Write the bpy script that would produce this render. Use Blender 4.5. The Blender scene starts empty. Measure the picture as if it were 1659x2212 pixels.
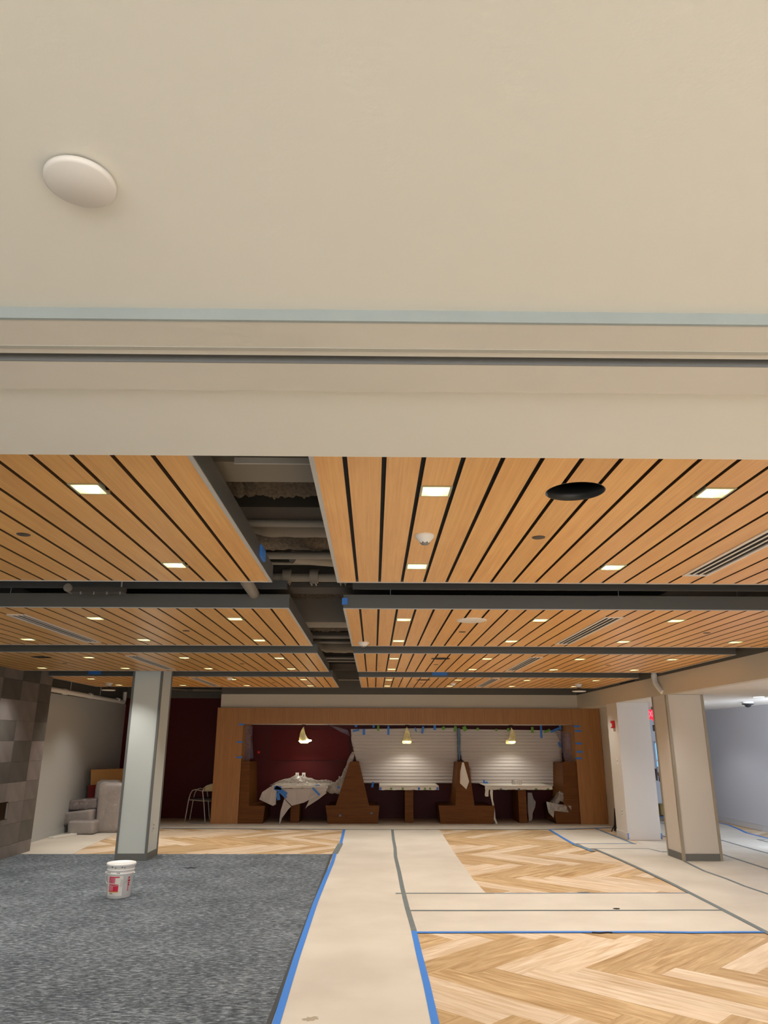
import bpy, bmesh, math, random
from mathutils import Vector, Matrix, noise
random.seed(7)
C = bpy.context.scene.collection
SC = bpy.context.scene

# ---------------------------------------------------------------- camera
CAMZ = 1.7
MR = ((0.99990581, -0.01354846, 0.00219216),      # right
      (0.00613775, 0.29856095, -0.95437083),      # down
      (0.01227576, 0.95429440, 0.29861599))       # forward
FPX = 1586.44
cam_d = bpy.data.cameras.new('camera')
cam = bpy.data.objects.new('camera', cam_d)
C.objects.link(cam)
cam_d.sensor_fit = 'VERTICAL'
cam_d.sensor_height = 36.0
cam_d.lens = FPX / 2212.0 * 36.0
cam_d.clip_start = 0.05
cam_d.clip_end = 200
cam.matrix_world = Matrix(((MR[0][0], -MR[1][0], -MR[2][0], 0.0),
                           (MR[0][1], -MR[1][1], -MR[2][1], 0.0),
                           (MR[0][2], -MR[1][2], -MR[2][2], CAMZ),
                           (0, 0, 0, 1)))
SC.camera = cam
SC.view_settings.view_transform = 'Standard'
SC.view_settings.look = 'None'
SC.view_settings.gamma = 1.0
SC.view_settings.use_curve_mapping = False
SC.view_settings.exposure = 0.0
SC.cycles.use_denoising = True
SC.cycles.max_bounces = 8
SC.cycles.diffuse_bounces = 5
SC.cycles.transparent_max_bounces = 12
SC.cycles.sample_clamp_indirect = 6.0
SC.cycles.caustics_reflective = False
SC.cycles.caustics_refractive = False

# ---------------------------------------------------------------- world and lights
W = bpy.data.worlds.new('world')
SC.world = W
W.use_nodes = True
W.node_tree.nodes['Background'].inputs[0].default_value = (0.55, 0.68, 1.0, 1)
W.node_tree.nodes['Background'].inputs[1].default_value = 1.0

SPOT_W = 76.0          # ceiling downlights
SPOT_COL = (1.0, 0.95, 0.87)
PEND_W = 14.0
def area_light(name, loc, rot, sx, sy, power, col):
    d = bpy.data.lights.new(name, 'AREA')
    d.shape = 'RECTANGLE'; d.size = sx; d.size_y = sy
    d.energy = power; d.color = col
    o = bpy.data.objects.new(name, d)
    o.location = loc; o.rotation_euler = rot
    C.objects.link(o)
    return o
# daylight through the glazing behind the camera; cool lamp added out of view for the right wall's blue glow
area_light('window_daylight', (1.0, -3.85, 1.5), (math.radians(90), 0, 0), 8.0, 2.0, 260, (1.0, 0.97, 0.92))
area_light('added_wall_glow', (7.35, 11.02, 1.15), (math.radians(90), 0, math.radians(-32)), .85, 2.0, 210, (0.64, 0.79, 1.0))

def spot(name, loc, power, col, size=100, parent=None, rad=0.02, blend=0.45):
    d = bpy.data.lights.new(name, 'SPOT')
    d.energy = power; d.color = col
    d.spot_size = math.radians(size); d.spot_blend = blend
    d.shadow_soft_size = rad
    o = bpy.data.objects.new(name, d)
    C.objects.link(o)
    if parent: o.parent = parent
    o.location = loc
    return o

# ---------------------------------------------------------------- measuring helpers
def ray(x, y):
    v = ((x - 829.5) / FPX, (y - 1106) / FPX, 1.0)
    return Vector([sum(v[i] * MR[i][k] for i in range(3)) for k in range(3)])
def aty(x, y, Y):
    d = ray(x, y); t = Y / d[1]
    return Vector((d[0] * t, Y, CAMZ + d[2] * t))
def atz(x, y, z):
    d = ray(x, y); t = (z - CAMZ) / d[2]
    return Vector((d[0] * t, d[1] * t, z))
def atx(x, y, X):
    d = ray(x, y); t = X / d[0]
    return Vector((X, d[1] * t, CAMZ + d[2] * t))

# ---------------------------------------------------------------- mesh helpers
class MB:
    def __init__(s): s.v = []; s.f = []; s.m = []; s.sm = []
    def add(s, vs, fs, m=0, smooth=False):
        b = len(s.v); s.v += [tuple(v) for v in vs]
        for f in fs:
            s.f.append(tuple(b + i for i in f)); s.m.append(m); s.sm.append(smooth)
        return s
    def box(s, x0, x1, y0, y1, z0, z1, m=0):
        v = [(x0,y0,z0),(x1,y0,z0),(x1,y1,z0),(x0,y1,z0),(x0,y0,z1),(x1,y0,z1),(x1,y1,z1),(x0,y1,z1)]
        return s.add(v, [(0,3,2,1),(4,5,6,7),(0,1,5,4),(1,2,6,5),(2,3,7,6),(3,0,4,7)], m)
    def prism(s, pts, z0, z1, m=0, axis='z'):
        # pts: outline in a plane; axis z: (x,y), axis y: (x,z), axis x: (y,z)
        a = sum(pts[i][0]*pts[(i+1)%len(pts)][1]-pts[(i+1)%len(pts)][0]*pts[i][1] for i in range(len(pts)))
        if a < 0: pts = pts[::-1]
        n = len(pts)
        def P(p, h):
            if axis == 'z': return (p[0], p[1], h)
            if axis == 'y': return (p[0], h, p[1])
            return (h, p[0], p[1])
        v = [P(p, z0) for p in pts] + [P(p, z1) for p in pts]
        flip = axis == 'y'
        fs = [tuple(range(n))[::-1], tuple(range(n, 2*n))] + [(i, (i+1)%n, n+(i+1)%n, n+i) for i in range(n)]
        if flip: fs = [f[::-1] for f in fs]
        return s.add(v, fs, m)
    def tube(s, pts, r, n=10, m=0, cap=True):
        pts = [Vector(p) for p in pts]
        rs = r if isinstance(r, (list, tuple)) else [r]*len(pts)
        rings = []
        up = None
        for i, p in enumerate(pts):
            if i == 0: d = pts[1]-p
            elif i == len(pts)-1: d = p-pts[i-1]
            else: d = (pts[i+1]-p).normalized()+(p-pts[i-1]).normalized()
            d.normalize()
            if up is None:
                up = Vector((0,0,1)) if abs(d.z) < .9 else Vector((1,0,0))
            a = d.cross(up); a.normalize(); b = a.cross(d); b.normalize(); up = b
            rings.append([p + (a*math.cos(2*math.pi*k/n)+b*math.sin(2*math.pi*k/n))*rs[i] for k in range(n)])
        v = [q for ring in rings for q in ring]
        fs = []
        for i in range(len(pts)-1):
            for k in range(n):
                fs.append((i*n+k, i*n+(k+1)%n, (i+1)*n+(k+1)%n, (i+1)*n+k))
        s.add(v, fs, m, True)
        if cap:
            s.add(rings[0], [tuple(range(n))], m); s.add(rings[-1], [tuple(range(n))[::-1]], m)
        return s
    def lathe(s, prof, n=32, m=0, c=(0,0,0), smooth=True):
        v = []; fs = []
        for r, z in prof:
            for k in range(n):
                a = 2*math.pi*k/n
                v.append((c[0]+r*math.cos(a), c[1]+r*math.sin(a), c[2]+z))
        for i in range(len(prof)-1):
            for k in range(n):
                fs.append((i*n+k, i*n+(k+1)%n, (i+1)*n+(k+1)%n, (i+1)*n+k))
        return s.add(v, fs, m, smooth)
    def grid(s, fn, nu, nv, m=0, smooth=True):
        v = [fn(i/nu, j/nv) for j in range(nv+1) for i in range(nu+1)]
        fs = [(j*(nu+1)+i, j*(nu+1)+i+1, (j+1)*(nu+1)+i+1, (j+1)*(nu+1)+i) for j in range(nv) for i in range(nu)]
        return s.add(v, fs, m, smooth)
    def mesh(s, name, mats, origin=(0,0,0)):
        me = bpy.data.meshes.new(name)
        ox, oy, oz = origin
        me.from_pydata([(x-ox, y-oy, z-oz) for x, y, z in s.v], [], s.f)
        for m in (mats if isinstance(mats, (list, tuple)) else [mats]): me.materials.append(m)
        for p, mi, sm in zip(me.polygons, s.m, s.sm):
            p.material_index = mi; p.use_smooth = sm
        me.update()
        return me
    def build(s, name, mats, parent=None, origin=(0,0,0), bevel=0, solid=0):
        me = s.mesh(name, mats, origin)
        return link(name, me, parent, origin, bevel, solid)
def link(name, me, parent=None, loc=(0,0,0), bevel=0, solid=0):
    o = bpy.data.objects.new(name, me); C.objects.link(o)
    if parent:
        o.parent = parent
        o.location = Vector(loc) - PL.get(parent.name, Vector((0,0,0)))
    else:
        o.location = loc
    PL[o.name] = Vector(loc)
    if solid:
        m = o.modifiers.new('solid', 'SOLIDIFY'); m.thickness = solid; m.offset = 0
    if bevel:
        m = o.modifiers.new('bevel', 'BEVEL'); m.width = bevel; m.segments = 2; m.limit_method = 'ANGLE'
    return o
PL = {}   # where each object's origin stands in the room
def tag(o, label=None, cat=None, group=None, kind=None):
    if label: o['label'] = label
    if cat: o['category'] = cat
    if group: o['group'] = group
    if kind: o['kind'] = kind
    return o
def thing(name, loc, label, cat, group=None, rz=0):
    o = bpy.data.objects.new(name, None); C.objects.link(o)
    o.empty_display_size = .1
    o.location = loc; o.rotation_euler = (0, 0, rz)
    PL[o.name] = Vector(loc)
    return tag(o, label, cat, group)
def struct(o): o['kind'] = 'structure'; return o

# ---------------------------------------------------------------- materials
def lin(r, g, b):
    f = lambda c: (c/255/12.92) if c/255 <= .04045 else ((c/255+.055)/1.055)**2.4
    return (f(r), f(g), f(b), 1)
def nt(name):
    m = bpy.data.materials.new(name); m.use_nodes = True
    n = m.node_tree; b = n.nodes['Principled BSDF']
    return m, n, b
def N(n, t, **kw):
    x = n.nodes.new(t)
    for k, v in kw.items(): setattr(x, k, v)
    return x
def plain(name, col, rough=.6, metal=0, bump=0, bscale=60, var=0, vscale=3, spec=.5, emit=None, es=0, coord='Object'):
    m, n, b = nt(name)
    b.inputs['Base Color'].default_value = col
    b.inputs['Roughness'].default_value = rough
    b.inputs['Metallic'].default_value = metal
    b.inputs['Specular IOR Level'].default_value = spec
    if emit:
        b.inputs['Emission Color'].default_value = emit
        b.inputs['Emission Strength'].default_value = es
    tc = N(n, 'ShaderNodeTexCoord')
    if var:
        t = N(n, 'ShaderNodeTexNoise'); t.inputs['Scale'].default_value = vscale; t.inputs['Detail'].default_value = 5
        n.links.new(tc.outputs[coord], t.inputs['Vector'])
        r = N(n, 'ShaderNodeValToRGB')
        r.color_ramp.elements[0].position = .3; r.color_ramp.elements[1].position = .7
        r.color_ramp.elements[0].color = tuple(c*(1-var) for c in col[:3])+(1,)
        r.color_ramp.elements[1].color = tuple(min(1, c*(1+var)) for c in col[:3])+(1,)
        n.links.new(t.outputs[0], r.inputs[0]); n.links.new(r.outputs[0], b.inputs['Base Color'])
    if bump:
        t = N(n, 'ShaderNodeTexNoise'); t.inputs['Scale'].default_value = bscale; t.inputs['Detail'].default_value = 3
        n.links.new(tc.outputs[coord], t.inputs['Vector'])
        bp = N(n, 'ShaderNodeBump'); bp.inputs['Strength'].default_value = bump; bp.inputs['Distance'].default_value = .01
        n.links.new(t.outputs[0], bp.inputs['Height']); n.links.new(bp.outputs[0], b.inputs['Normal'])
    return m
def wood(name, c0, c1, axis='y', fine=70, stretch=.02, rough=.35, objrand=.12, cathedral=0, spec=.5, c2=None):
    """streaky wood grain running along one local axis"""
    m, n, b = nt(name)
    tc = N(n, 'ShaderNodeTexCoord'); oi = N(n, 'ShaderNodeObjectInfo')
    add = N(n, 'ShaderNodeVectorMath', operation='ADD')
    sc = N(n, 'ShaderNodeVectorMath', operation='SCALE'); sc.inputs[3].default_value = 37.0
    cmb = N(n, 'ShaderNodeCombineXYZ')
    n.links.new(oi.outputs['Random'], cmb.inputs[0]); n.links.new(oi.outputs['Random'], cmb.inputs[1]); n.links.new(oi.outputs['Random'], cmb.inputs[2])
    n.links.new(cmb.outputs[0], sc.inputs[0])
    n.links.new(tc.outputs['Object'], add.inputs[0]); n.links.new(sc.outputs[0], add.inputs[1])
    mp = N(n, 'ShaderNodeMapping')
    s = {'x': (stretch, 1, 1), 'y': (1, stretch, 1), 'z': (1, 1, stretch)}[axis]
    mp.inputs['Scale'].default_value = tuple(k*fine for k in s)
    n.links.new(add.outputs[0], mp.inputs[0])
    t = N(n, 'ShaderNodeTexNoise'); t.inputs['Scale'].default_value = 1; t.inputs['Detail'].default_value = 4; t.inputs['Roughness'].default_value = .6
    t.inputs['Distortion'].default_value = .3
    n.links.new(mp.outputs[0], t.inputs['Vector'])
    mp2 = N(n, 'ShaderNodeMapping'); s2 = {'x': (.12, 1, 1), 'y': (1, .12, 1), 'z': (1, 1, .12)}[axis]
    mp2.inputs['Scale'].default_value = tuple(k*14 for k in s2)
    n.links.new(add.outputs[0], mp2.inputs[0])
    t2 = N(n, 'ShaderNodeTexNoise'); t2.inputs['Scale'].default_value = 1; t2.inputs['Detail'].default_value = 5; t2.inputs['Distortion'].default_value = 1.2
    n.links.new(mp2.outputs[0], t2.inputs['Vector'])
    mx = N(n, 'ShaderNodeMix', data_type='FLOAT'); mx.inputs[0].default_value = .35 + cathedral
    n.links.new(t.outputs[0], mx.inputs[2]); n.links.new(t2.outputs[0], mx.inputs[3])
    r = N(n, 'ShaderNodeValToRGB')
    r.color_ramp.elements[0].position = .36; r.color_ramp.elements[1].position = .64
    r.color_ramp.elements[0].color = c0; r.color_ramp.elements[1].color = c1
    if c2:
        e = r.color_ramp.elements.new(.27); e.color = c2
    n.links.new(mx.outputs[0], r.inputs[0])
    hs = N(n, 'ShaderNodeHueSaturation')
    mr = N(n, 'ShaderNodeMapRange'); mr.inputs[3].default_value = 1-objrand; mr.inputs[4].default_value = 1+objrand
    n.links.new(oi.outputs['Random'], mr.inputs[0]); n.links.new(mr.outputs[0], hs.inputs['Value'])
    n.links.new(r.outputs[0], hs.inputs['Color']); n.links.new(hs.outputs[0], b.inputs['Base Color'])
    b.inputs['Roughness'].default_value = rough
    b.inputs['Specular IOR Level'].default_value = spec
    bp = N(n, 'ShaderNodeBump'); bp.inputs['Strength'].default_value = .08; bp.inputs['Distance'].default_value = .002
    n.links.new(t.outputs[0], bp.inputs['Height']); n.links.new(bp.outputs[0], b.inputs['Normal'])
    return m

M = {}
M['white_wall'] = plain('white_wall_paint', lin(222,218,208), .75, bump=.05, bscale=150)
M['side_wall'] = plain('side_wall_paint', lin(206,207,212), .7, bump=.05, bscale=150)
M['grey_wall'] = plain('grey_wall_paint', lin(186,189,187), .4, bump=.04, bscale=150)
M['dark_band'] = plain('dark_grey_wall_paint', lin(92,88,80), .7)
M['near_ceiling'] = plain('near_ceiling_paint', lin(221,217,206), .8, bump=.04, bscale=90, var=.02, vscale=1.2)
M['near_ceiling_band'] = plain('ceiling_header_paint', lin(206,199,186), .7, bump=.1, bscale=25, var=.04, vscale=2)
M['pale_blue'] = plain('painted_daylight_blue', lin(148,155,152), .7, bump=.1, bscale=40, var=.04, vscale=6)  # cool daylight on the header's front face, put into this colour
M['side_ceiling'] = plain('side_ceiling_paint', lin(222,214,202), .8)
M['red_wall'] = plain('dark_red_wall_paint', lin(76,14,16), .5, bump=.03, bscale=120, spec=.2)
M['red_panel'] = plain('dark_red_panel', lin(84,14,16), .5, spec=.15)
M['fascia'] = plain('charcoal_metal', lin(90,88,83), .45, var=.05, vscale=2)
M['track'] = plain('ceiling_track_grey', lin(118,118,116), .5)
M['strut'] = plain('dark_strut_steel', lin(70,70,70), .5)
M['trim_grey'] = plain('grey_metal_trim', lin(190,188,184), .4)
M['black'] = plain('matte_black', lin(14,14,14), .8)
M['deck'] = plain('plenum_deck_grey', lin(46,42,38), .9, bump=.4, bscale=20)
M['pipe'] = plain('pipe_paint_beige_grey', lin(132,124,112), .55)
M['duct'] = plain('duct_dark_wrap', lin(64,58,50), .7, bump=.5, bscale=9)
M['wrap'] = plain('insulation_wrap', lin(128,118,104), .6, bump=.8, bscale=8)
M['fuzzy'] = plain('sprayed_fireproofing', lin(112,100,86), .95, bump=1, bscale=60, var=.3, vscale=45)
M['slat'] = wood('ceiling_slat_wood', lin(224,162,88), lin(240,186,108), 'y', 90, .012, .33, .05, spec=.45)
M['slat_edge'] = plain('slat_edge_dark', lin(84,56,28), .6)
M['veneer'] = wood('portal_veneer', lin(156,106,56), lin(176,124,70), 'z', 60, .015, .5, .04)
M['booth_wood'] = wood('booth_veneer', lin(96,57,24), lin(116,73,32), 'x', 50, .03, .6, .05, spec=.2)
M['plank_dark'] = wood('oak_plank_tan', lin(168,134,92), lin(214,186,144), 'x', 30, .05, .42, .05, .35, c2=lin(134,102,66))
M['plank_light'] = wood('oak_plank_pale', lin(202,174,140), lin(232,214,190), 'x', 30, .05, .42, .05, .35, c2=lin(174,142,106))
M['subfloor'] = wood('floor_tan_wood', lin(206,168,116), lin(232,200,154), 'x', 20, .05, .5, 0)
def paper_mat():
    m, n, b = nt('brown_floor_paper')
    tc = N(n, 'ShaderNodeTexCoord')
    t = N(n, 'ShaderNodeTexNoise'); t.inputs['Scale'].default_value = 1.3; t.inputs['Detail'].default_value = 6
    n.links.new(tc.outputs['Object'], t.inputs['Vector'])
    r = N(n, 'ShaderNodeValToRGB'); r.color_ramp.elements[0].position = .35; r.color_ramp.elements[1].position = .65
    r.color_ramp.elements[0].color = lin(199,191,178); r.color_ramp.elements[1].color = lin(211,204,191)
    n.links.new(t.outputs[0], r.inputs[0])
    # scuffs
    mp = N(n, 'ShaderNodeMapping'); mp.inputs['Scale'].default_value = (3, 14, 1)
    n.links.new(tc.outputs['Object'], mp.inputs[0])
    t2 = N(n, 'ShaderNodeTexNoise'); t2.inputs['Scale'].default_value = 3; t2.inputs['Detail'].default_value = 8; t2.inputs['Roughness'].default_value = .7
    n.links.new(mp.outputs[0], t2.inputs['Vector'])
    r2 = N(n, 'ShaderNodeValToRGB'); r2.color_ramp.elements[0].position = .70; r2.color_ramp.elements[1].position = .80
    r2.color_ramp.elements[0].color = (0,0,0,1); r2.color_ramp.elements[1].color = (.5,.5,.5,1)
    n.links.new(t2.outputs[0], r2.inputs[0])
    mx = N(n, 'ShaderNodeMix', data_type='RGBA'); mx.inputs[7].default_value = lin(150,138,120)
    n.links.new(r2.outputs[0], mx.inputs[0]); n.links.new(r.outputs[0], mx.inputs[6])
    n.links.new(mx.outputs[2], b.inputs['Base Color'])
    b.inputs['Roughness'].default_value = .62
    bp = N(n, 'ShaderNodeBump'); bp.inputs['Strength'].default_value = .35; bp.inputs['Distance'].default_value = .01
    n.links.new(t.outputs[0], bp.inputs['Height']); n.links.new(bp.outputs[0], b.inputs['Normal'])
    return m
M['paper'] = paper_mat()
def carpet_mat():
    m, n, b = nt('charcoal_carpet')
    tc = N(n, 'ShaderNodeTexCoord')
    mp = N(n, 'ShaderNodeMapping'); mp.inputs['Scale'].default_value = (15, 46, 1)
    n.links.new(tc.outputs['Object'], mp.inputs[0])
    t = N(n, 'ShaderNodeTexNoise'); t.inputs['Scale'].default_value = 1; t.inputs['Detail'].default_value = 7; t.inputs['Roughness'].default_value = .72; t.inputs['Distortion'].default_value = .6
    n.links.new(mp.outputs[0], t.inputs['Vector'])
    t3 = N(n, 'ShaderNodeTexNoise'); t3.inputs['Scale'].default_value = 1.6; t3.inputs['Detail'].default_value = 3
    n.links.new(tc.outputs['Object'], t3.inputs['Vector'])
    ad = N(n, 'ShaderNodeMath', operation='MULTIPLY_ADD'); ad.inputs[1].default_value = .14
    n.links.new(t3.outputs[0], ad.inputs[0]); n.links.new(t.outputs[0], ad.inputs[2])
    r = N(n, 'ShaderNodeValToRGB')
    r.color_ramp.elements[0].position = .47; r.color_ramp.elements[1].position = .70
    r.color_ramp.elements[0].color = lin(70,76,82); r.color_ramp.elements[1].color = lin(158,166,172)
    e = r.color_ramp.elements.new(.58); e.color = lin(102,109,116)
    n.links.new(ad.outputs[0], r.inputs[0]); n.links.new(r.outputs[0], b.inputs['Base Color'])
    b.inputs['Roughness'].default_value = .95; b.inputs['Specular IOR Level'].default_value = .1
    f = N(n, 'ShaderNodeTexNoise'); f.inputs['Scale'].default_value = 260; f.inputs['Detail'].default_value = 2
    n.links.new(tc.outputs['Object'], f.inputs['Vector'])
    bp = N(n, 'ShaderNodeBump'); bp.inputs['Strength'].default_value = .8; bp.inputs['Distance'].default_value = .006
    n.links.new(f.outputs[0], bp.inputs['Height']); n.links.new(bp.outputs[0], b.inputs['Normal'])
    return m
M['carpet'] = carpet_mat()
M['carpet_edge'] = plain('carpet_edge_strip', lin(62,66,68), .8)
M['blue_tape'] = plain('blue_masking_tape', lin(60,128,214), .6)
M['blue_tape_dark'] = plain('blue_masking_tape_worn', lin(96,124,150), .6, var=.15, vscale=4)
M['grey_tape'] = plain('grey_tape', lin(108,118,120), .6, var=.08, vscale=5)
M['green_tape'] = plain('green_masking_tape', lin(110,160,60), .6)
M['joint'] = plain('joint_compound', lin(172,168,156), .7)
M['beam_white'] = plain('beam_shaded_white', lin(206,196,178), .75, bump=.03, bscale=150)  # darker than the wall white: dimness above the lamp cones put into the colour
M['column_white'] = plain('column_off_white', lin(216,211,203), .7, bump=.03, bscale=150)
M['column_grey'] = plain('column_pale_grey', lin(212,220,217), .7)
M['base_grey'] = plain('rubber_base_grey', lin(112,114,112), .6)
M['base_white'] = plain('baseboard_white', lin(222,214,204), .5)
M['steel'] = plain('brushed_steel', lin(190,188,182), .3, metal=.9)
M['col_trim'] = plain('corner_guard_taupe', lin(176,168,152), .35, metal=.5)
M['plastic_white'] = plain('white_plastic', lin(232,230,224), .4)
M['plastic_black'] = plain('black_plastic', lin(30,30,30), .4)
M['cap_brown'] = plain('dark_brown_cap', lin(70,58,48), .5)
M['reflector'] = plain('downlight_reflector', lin(250,243,210), .35)
M['dl_trim'] = plain('downlight_trim', lin(178,174,146), .4, metal=.3)
M['lens'] = plain('downlight_lens', lin(255,250,220), .5, emit=(1.0, .93, .66, 1), es=20.0)
M['lens_cool'] = plain('downlight_lens_cool', lin(250,252,255), .5, emit=(.82, .93, 1.0, 1), es=9.0)
M['plate'] = plain('cover_plate_white', lin(214,208,200), .6)
M['grille'] = plain('speaker_grille_white', lin(226,220,210), .6, bump=.3, bscale=300)
M['vent_metal'] = plain('air_diffuser_metal', lin(226,216,206), .45)
M['bucket'] = plain('bucket_plastic', lin(246,247,247), .35)
M['dark_smear'] = plain('dark_paint_smear', lin(40,36,30), .5)
M['label_red'] = plain('label_crimson', lin(206,40,72), .4, var=.15, vscale=8)
M['label_pink'] = plain('label_pink', lin(216,120,140), .4, var=.2, vscale=12)
M['label_white'] = plain('label_white', lin(230,230,226), .4)
M['label_orange'] = plain('label_orange', lin(226,150,60), .4)
M['ink'] = plain('dark_ink', lin(60,40,44), .5)
M['ink_grey'] = plain('grey_ink', lin(130,130,128), .5)
M['foam'] = plain('white_foam_sheet', lin(196,190,188), .6, bump=.15, bscale=30)
M['foam_white'] = plain('white_cover_sheet', lin(232,228,222), .6, bump=.1, bscale=30)
def film(name, tint, alpha, rough=.25, bump=1.0, scale=18):
    m, n, b = nt(name)
    out = n.nodes['Material Output']
    tc = N(n, 'ShaderNodeTexCoord')
    t = N(n, 'ShaderNodeTexNoise'); t.inputs['Scale'].default_value = scale; t.inputs['Detail'].default_value = 6; t.inputs['Distortion'].default_value = 1.5
    n.links.new(tc.outputs['Object'], t.inputs['Vector'])
    bp = N(n, 'ShaderNodeBump'); bp.inputs['Strength'].default_value = bump; bp.inputs['Distance'].default_value = .02
    n.links.new(t.outputs[0], bp.inputs['Height']); n.links.new(bp.outputs[0], b.inputs['Normal'])
    b.inputs['Base Color'].default_value = tint; b.inputs['Roughness'].default_value = rough
    tr = N(n, 'ShaderNodeBsdfTransparent')
    mr = N(n, 'ShaderNodeMapRange'); mr.inputs[1].default_value = .35; mr.inputs[2].default_value = .65
    mr.inputs[3].default_value = max(0, alpha-.1); mr.inputs[4].default_value = min(1, alpha+.1)
    n.links.new(t.outputs[0], mr.inputs[0])
    mx = N(n, 'ShaderNodeMixShader')
    n.links.new(mr.outputs[0], mx.inputs[0]); n.links.new(tr.outputs[0], mx.inputs[1]); n.links.new(b.outputs[0], mx.inputs[2])
    n.links.new(mx.outputs[0], out.inputs['Surface'])
    return m
M['film'] = film('clear_plastic_film', lin(214,210,206), .42, .18, .55, 6)
M['film_thin'] = film('thin_plastic_film', lin(130,130,160), .28, .2, .5, 6)
M['wrap_film'] = film('stretch_wrap_film', lin(226,222,220), .26, .14, .35, 11)
M['bag'] = film('yellowed_bag_film', lin(238,228,180), .7, .35, .6, 25)
M['cushion'] = plain('wrapped_cushion_fabric', lin(138,127,122), .4, var=.10, vscale=5)
M['cushion_dark'] = plain('maroon_cushion_fabric', lin(78,48,52), .35, var=.05, vscale=5)
M['mdf'] = plain('brown_board', lin(176,132,78), .5, var=.05, vscale=2)
M['red_board'] = plain('dark_red_board', lin(96,24,26), .4)
M['chair_pad'] = plain('tan_vinyl', lin(214,200,150), .5)
M['chair_seat'] = plain('dark_seat_vinyl', lin(60,50,50), .5)
M['chair_tube'] = plain('chair_frame_metal', lin(196,186,172), .35, metal=.6)
M['alarm_red'] = plain('fire_alarm_red', lin(200,30,30), .4)
M['exit_red'] = plain('exit_sign_red_glow', lin(255,40,60), .4, emit=(1, .02, .05, 1), es=1.2)
M['exit_letter'] = plain('exit_sign_letter', lin(255,90,110), .4, emit=(1, .22, .28, 1), es=1.5)
M['sky_pane'] = plain('daylit_window_pane', lin(120,200,240), .2, emit=(.16, .52, .95, 1), es=1.0)
M['brown_wood'] = plain('brown_handrail_wood', lin(128,92,66), .5)
M['plywood'] = plain('plywood_ochre', lin(150,126,60), .6, var=.1)
M['fire_glass'] = plain('black_fire_glass', lin(16,17,18), .15)
M['spill'] = plain('grey_spill', lin(168,156,136), .7)
for i, c in enumerate([(94,92,88), (124,118,116), (140,132,130), (80,79,77), (112,107,104)]):
    M['tile%d' % i] = plain('stone_tile_shade_%s' % 'abcde'[i], lin(*c), .5, bump=.15, bscale=12, var=.14, vscale=4)

# ================================================================= STRUCTURE
ZD = 3.45      # underside of the deck
ZC = 2.76      # underside of the wood ceiling panels
ZN = 2.55      # near plaster ceiling
# floor
floor = struct(MB().box(-6.3, 8.2, -4.2, 19.6, -.15, -.006).build('floor', M['subfloor']))
# near ceiling with its header band
mb = MB()
mb.box(-6.1, 7.9, -4.0, 1.33, ZN, ZN+.1, 0)
mb.box(-6.1, 7.9, 1.64, 2.14, ZN, ZN+.1, 0)
mb.box(-6.1, 7.9, 2.10, 2.14, ZN+.1, ZD, 0)
near = struct(mb.build('ceiling', M['near_ceiling']))
mb = MB()
mb.box(-6.1, 7.9, 1.33, 1.467, ZN-.025, ZN+.1, 0)
mb.box(-6.1, 7.9, 1.503, 1.64, ZN-.025, ZN+.1, 0)
hd = mb.build('header_band', M['near_ceiling_band'], near)
MB().box(-6.1, 7.9, 1.467, 1.500, ZN+.035, ZN+.1).box(-6.1, 7.9, 1.4995, 1.503, ZN-.0255, ZN+.1).build('track_groove', M['track'], near)
MB().box(-6.1, 7.9, 1.322, 1.33, ZN-.026, ZN).build('painted_daylight_strip', M['pale_blue'], near)
mb = MB(); mb.box(-6.1, 7.9, 1.432, 1.446, ZN-.0265, ZN-.025)
mb.build('joint_line', M['joint'], near)
# deck over the wood ceilings
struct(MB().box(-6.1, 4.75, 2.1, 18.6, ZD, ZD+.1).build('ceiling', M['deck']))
# left wall, tile wall, far left wall, red wall
WX = -5.55
struct(MB().box(-6.3, -5.62, -4.2, 8.8, 0, ZD).build('wall_left', M['white_wall']))
tw = struct(MB().box(-6.3, WX-.012, 8.8, 13.04, 0, ZD).build('wall_left', M['deck']))
mb = MB()
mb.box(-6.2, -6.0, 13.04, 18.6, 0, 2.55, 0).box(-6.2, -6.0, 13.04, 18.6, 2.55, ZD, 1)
struct(mb.build('wall_left', [M['grey_wall'], M['dark_band']]))
struct(MB().box(-6.0, -5.985, 13.05, 18.45, 0, .1).build('baseboard_left', M['grey_wall']))
mb = MB()
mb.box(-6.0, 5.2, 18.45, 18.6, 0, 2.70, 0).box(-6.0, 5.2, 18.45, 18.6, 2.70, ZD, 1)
struct(mb.build('wall_back', [M['red_wall'], M['dark_band']]))
# bulkhead over the booths
mb = MB()
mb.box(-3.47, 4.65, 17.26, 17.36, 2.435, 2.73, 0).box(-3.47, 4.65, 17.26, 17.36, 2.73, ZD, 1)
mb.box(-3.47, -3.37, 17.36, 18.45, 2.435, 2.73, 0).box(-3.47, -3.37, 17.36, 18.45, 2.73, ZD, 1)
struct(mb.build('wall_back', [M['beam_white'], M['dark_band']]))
struct(MB().box(-2.925, 4.515, 17.31, 18.45, 2.082, 2.10).build('ceiling', M['side_ceiling']))
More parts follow.
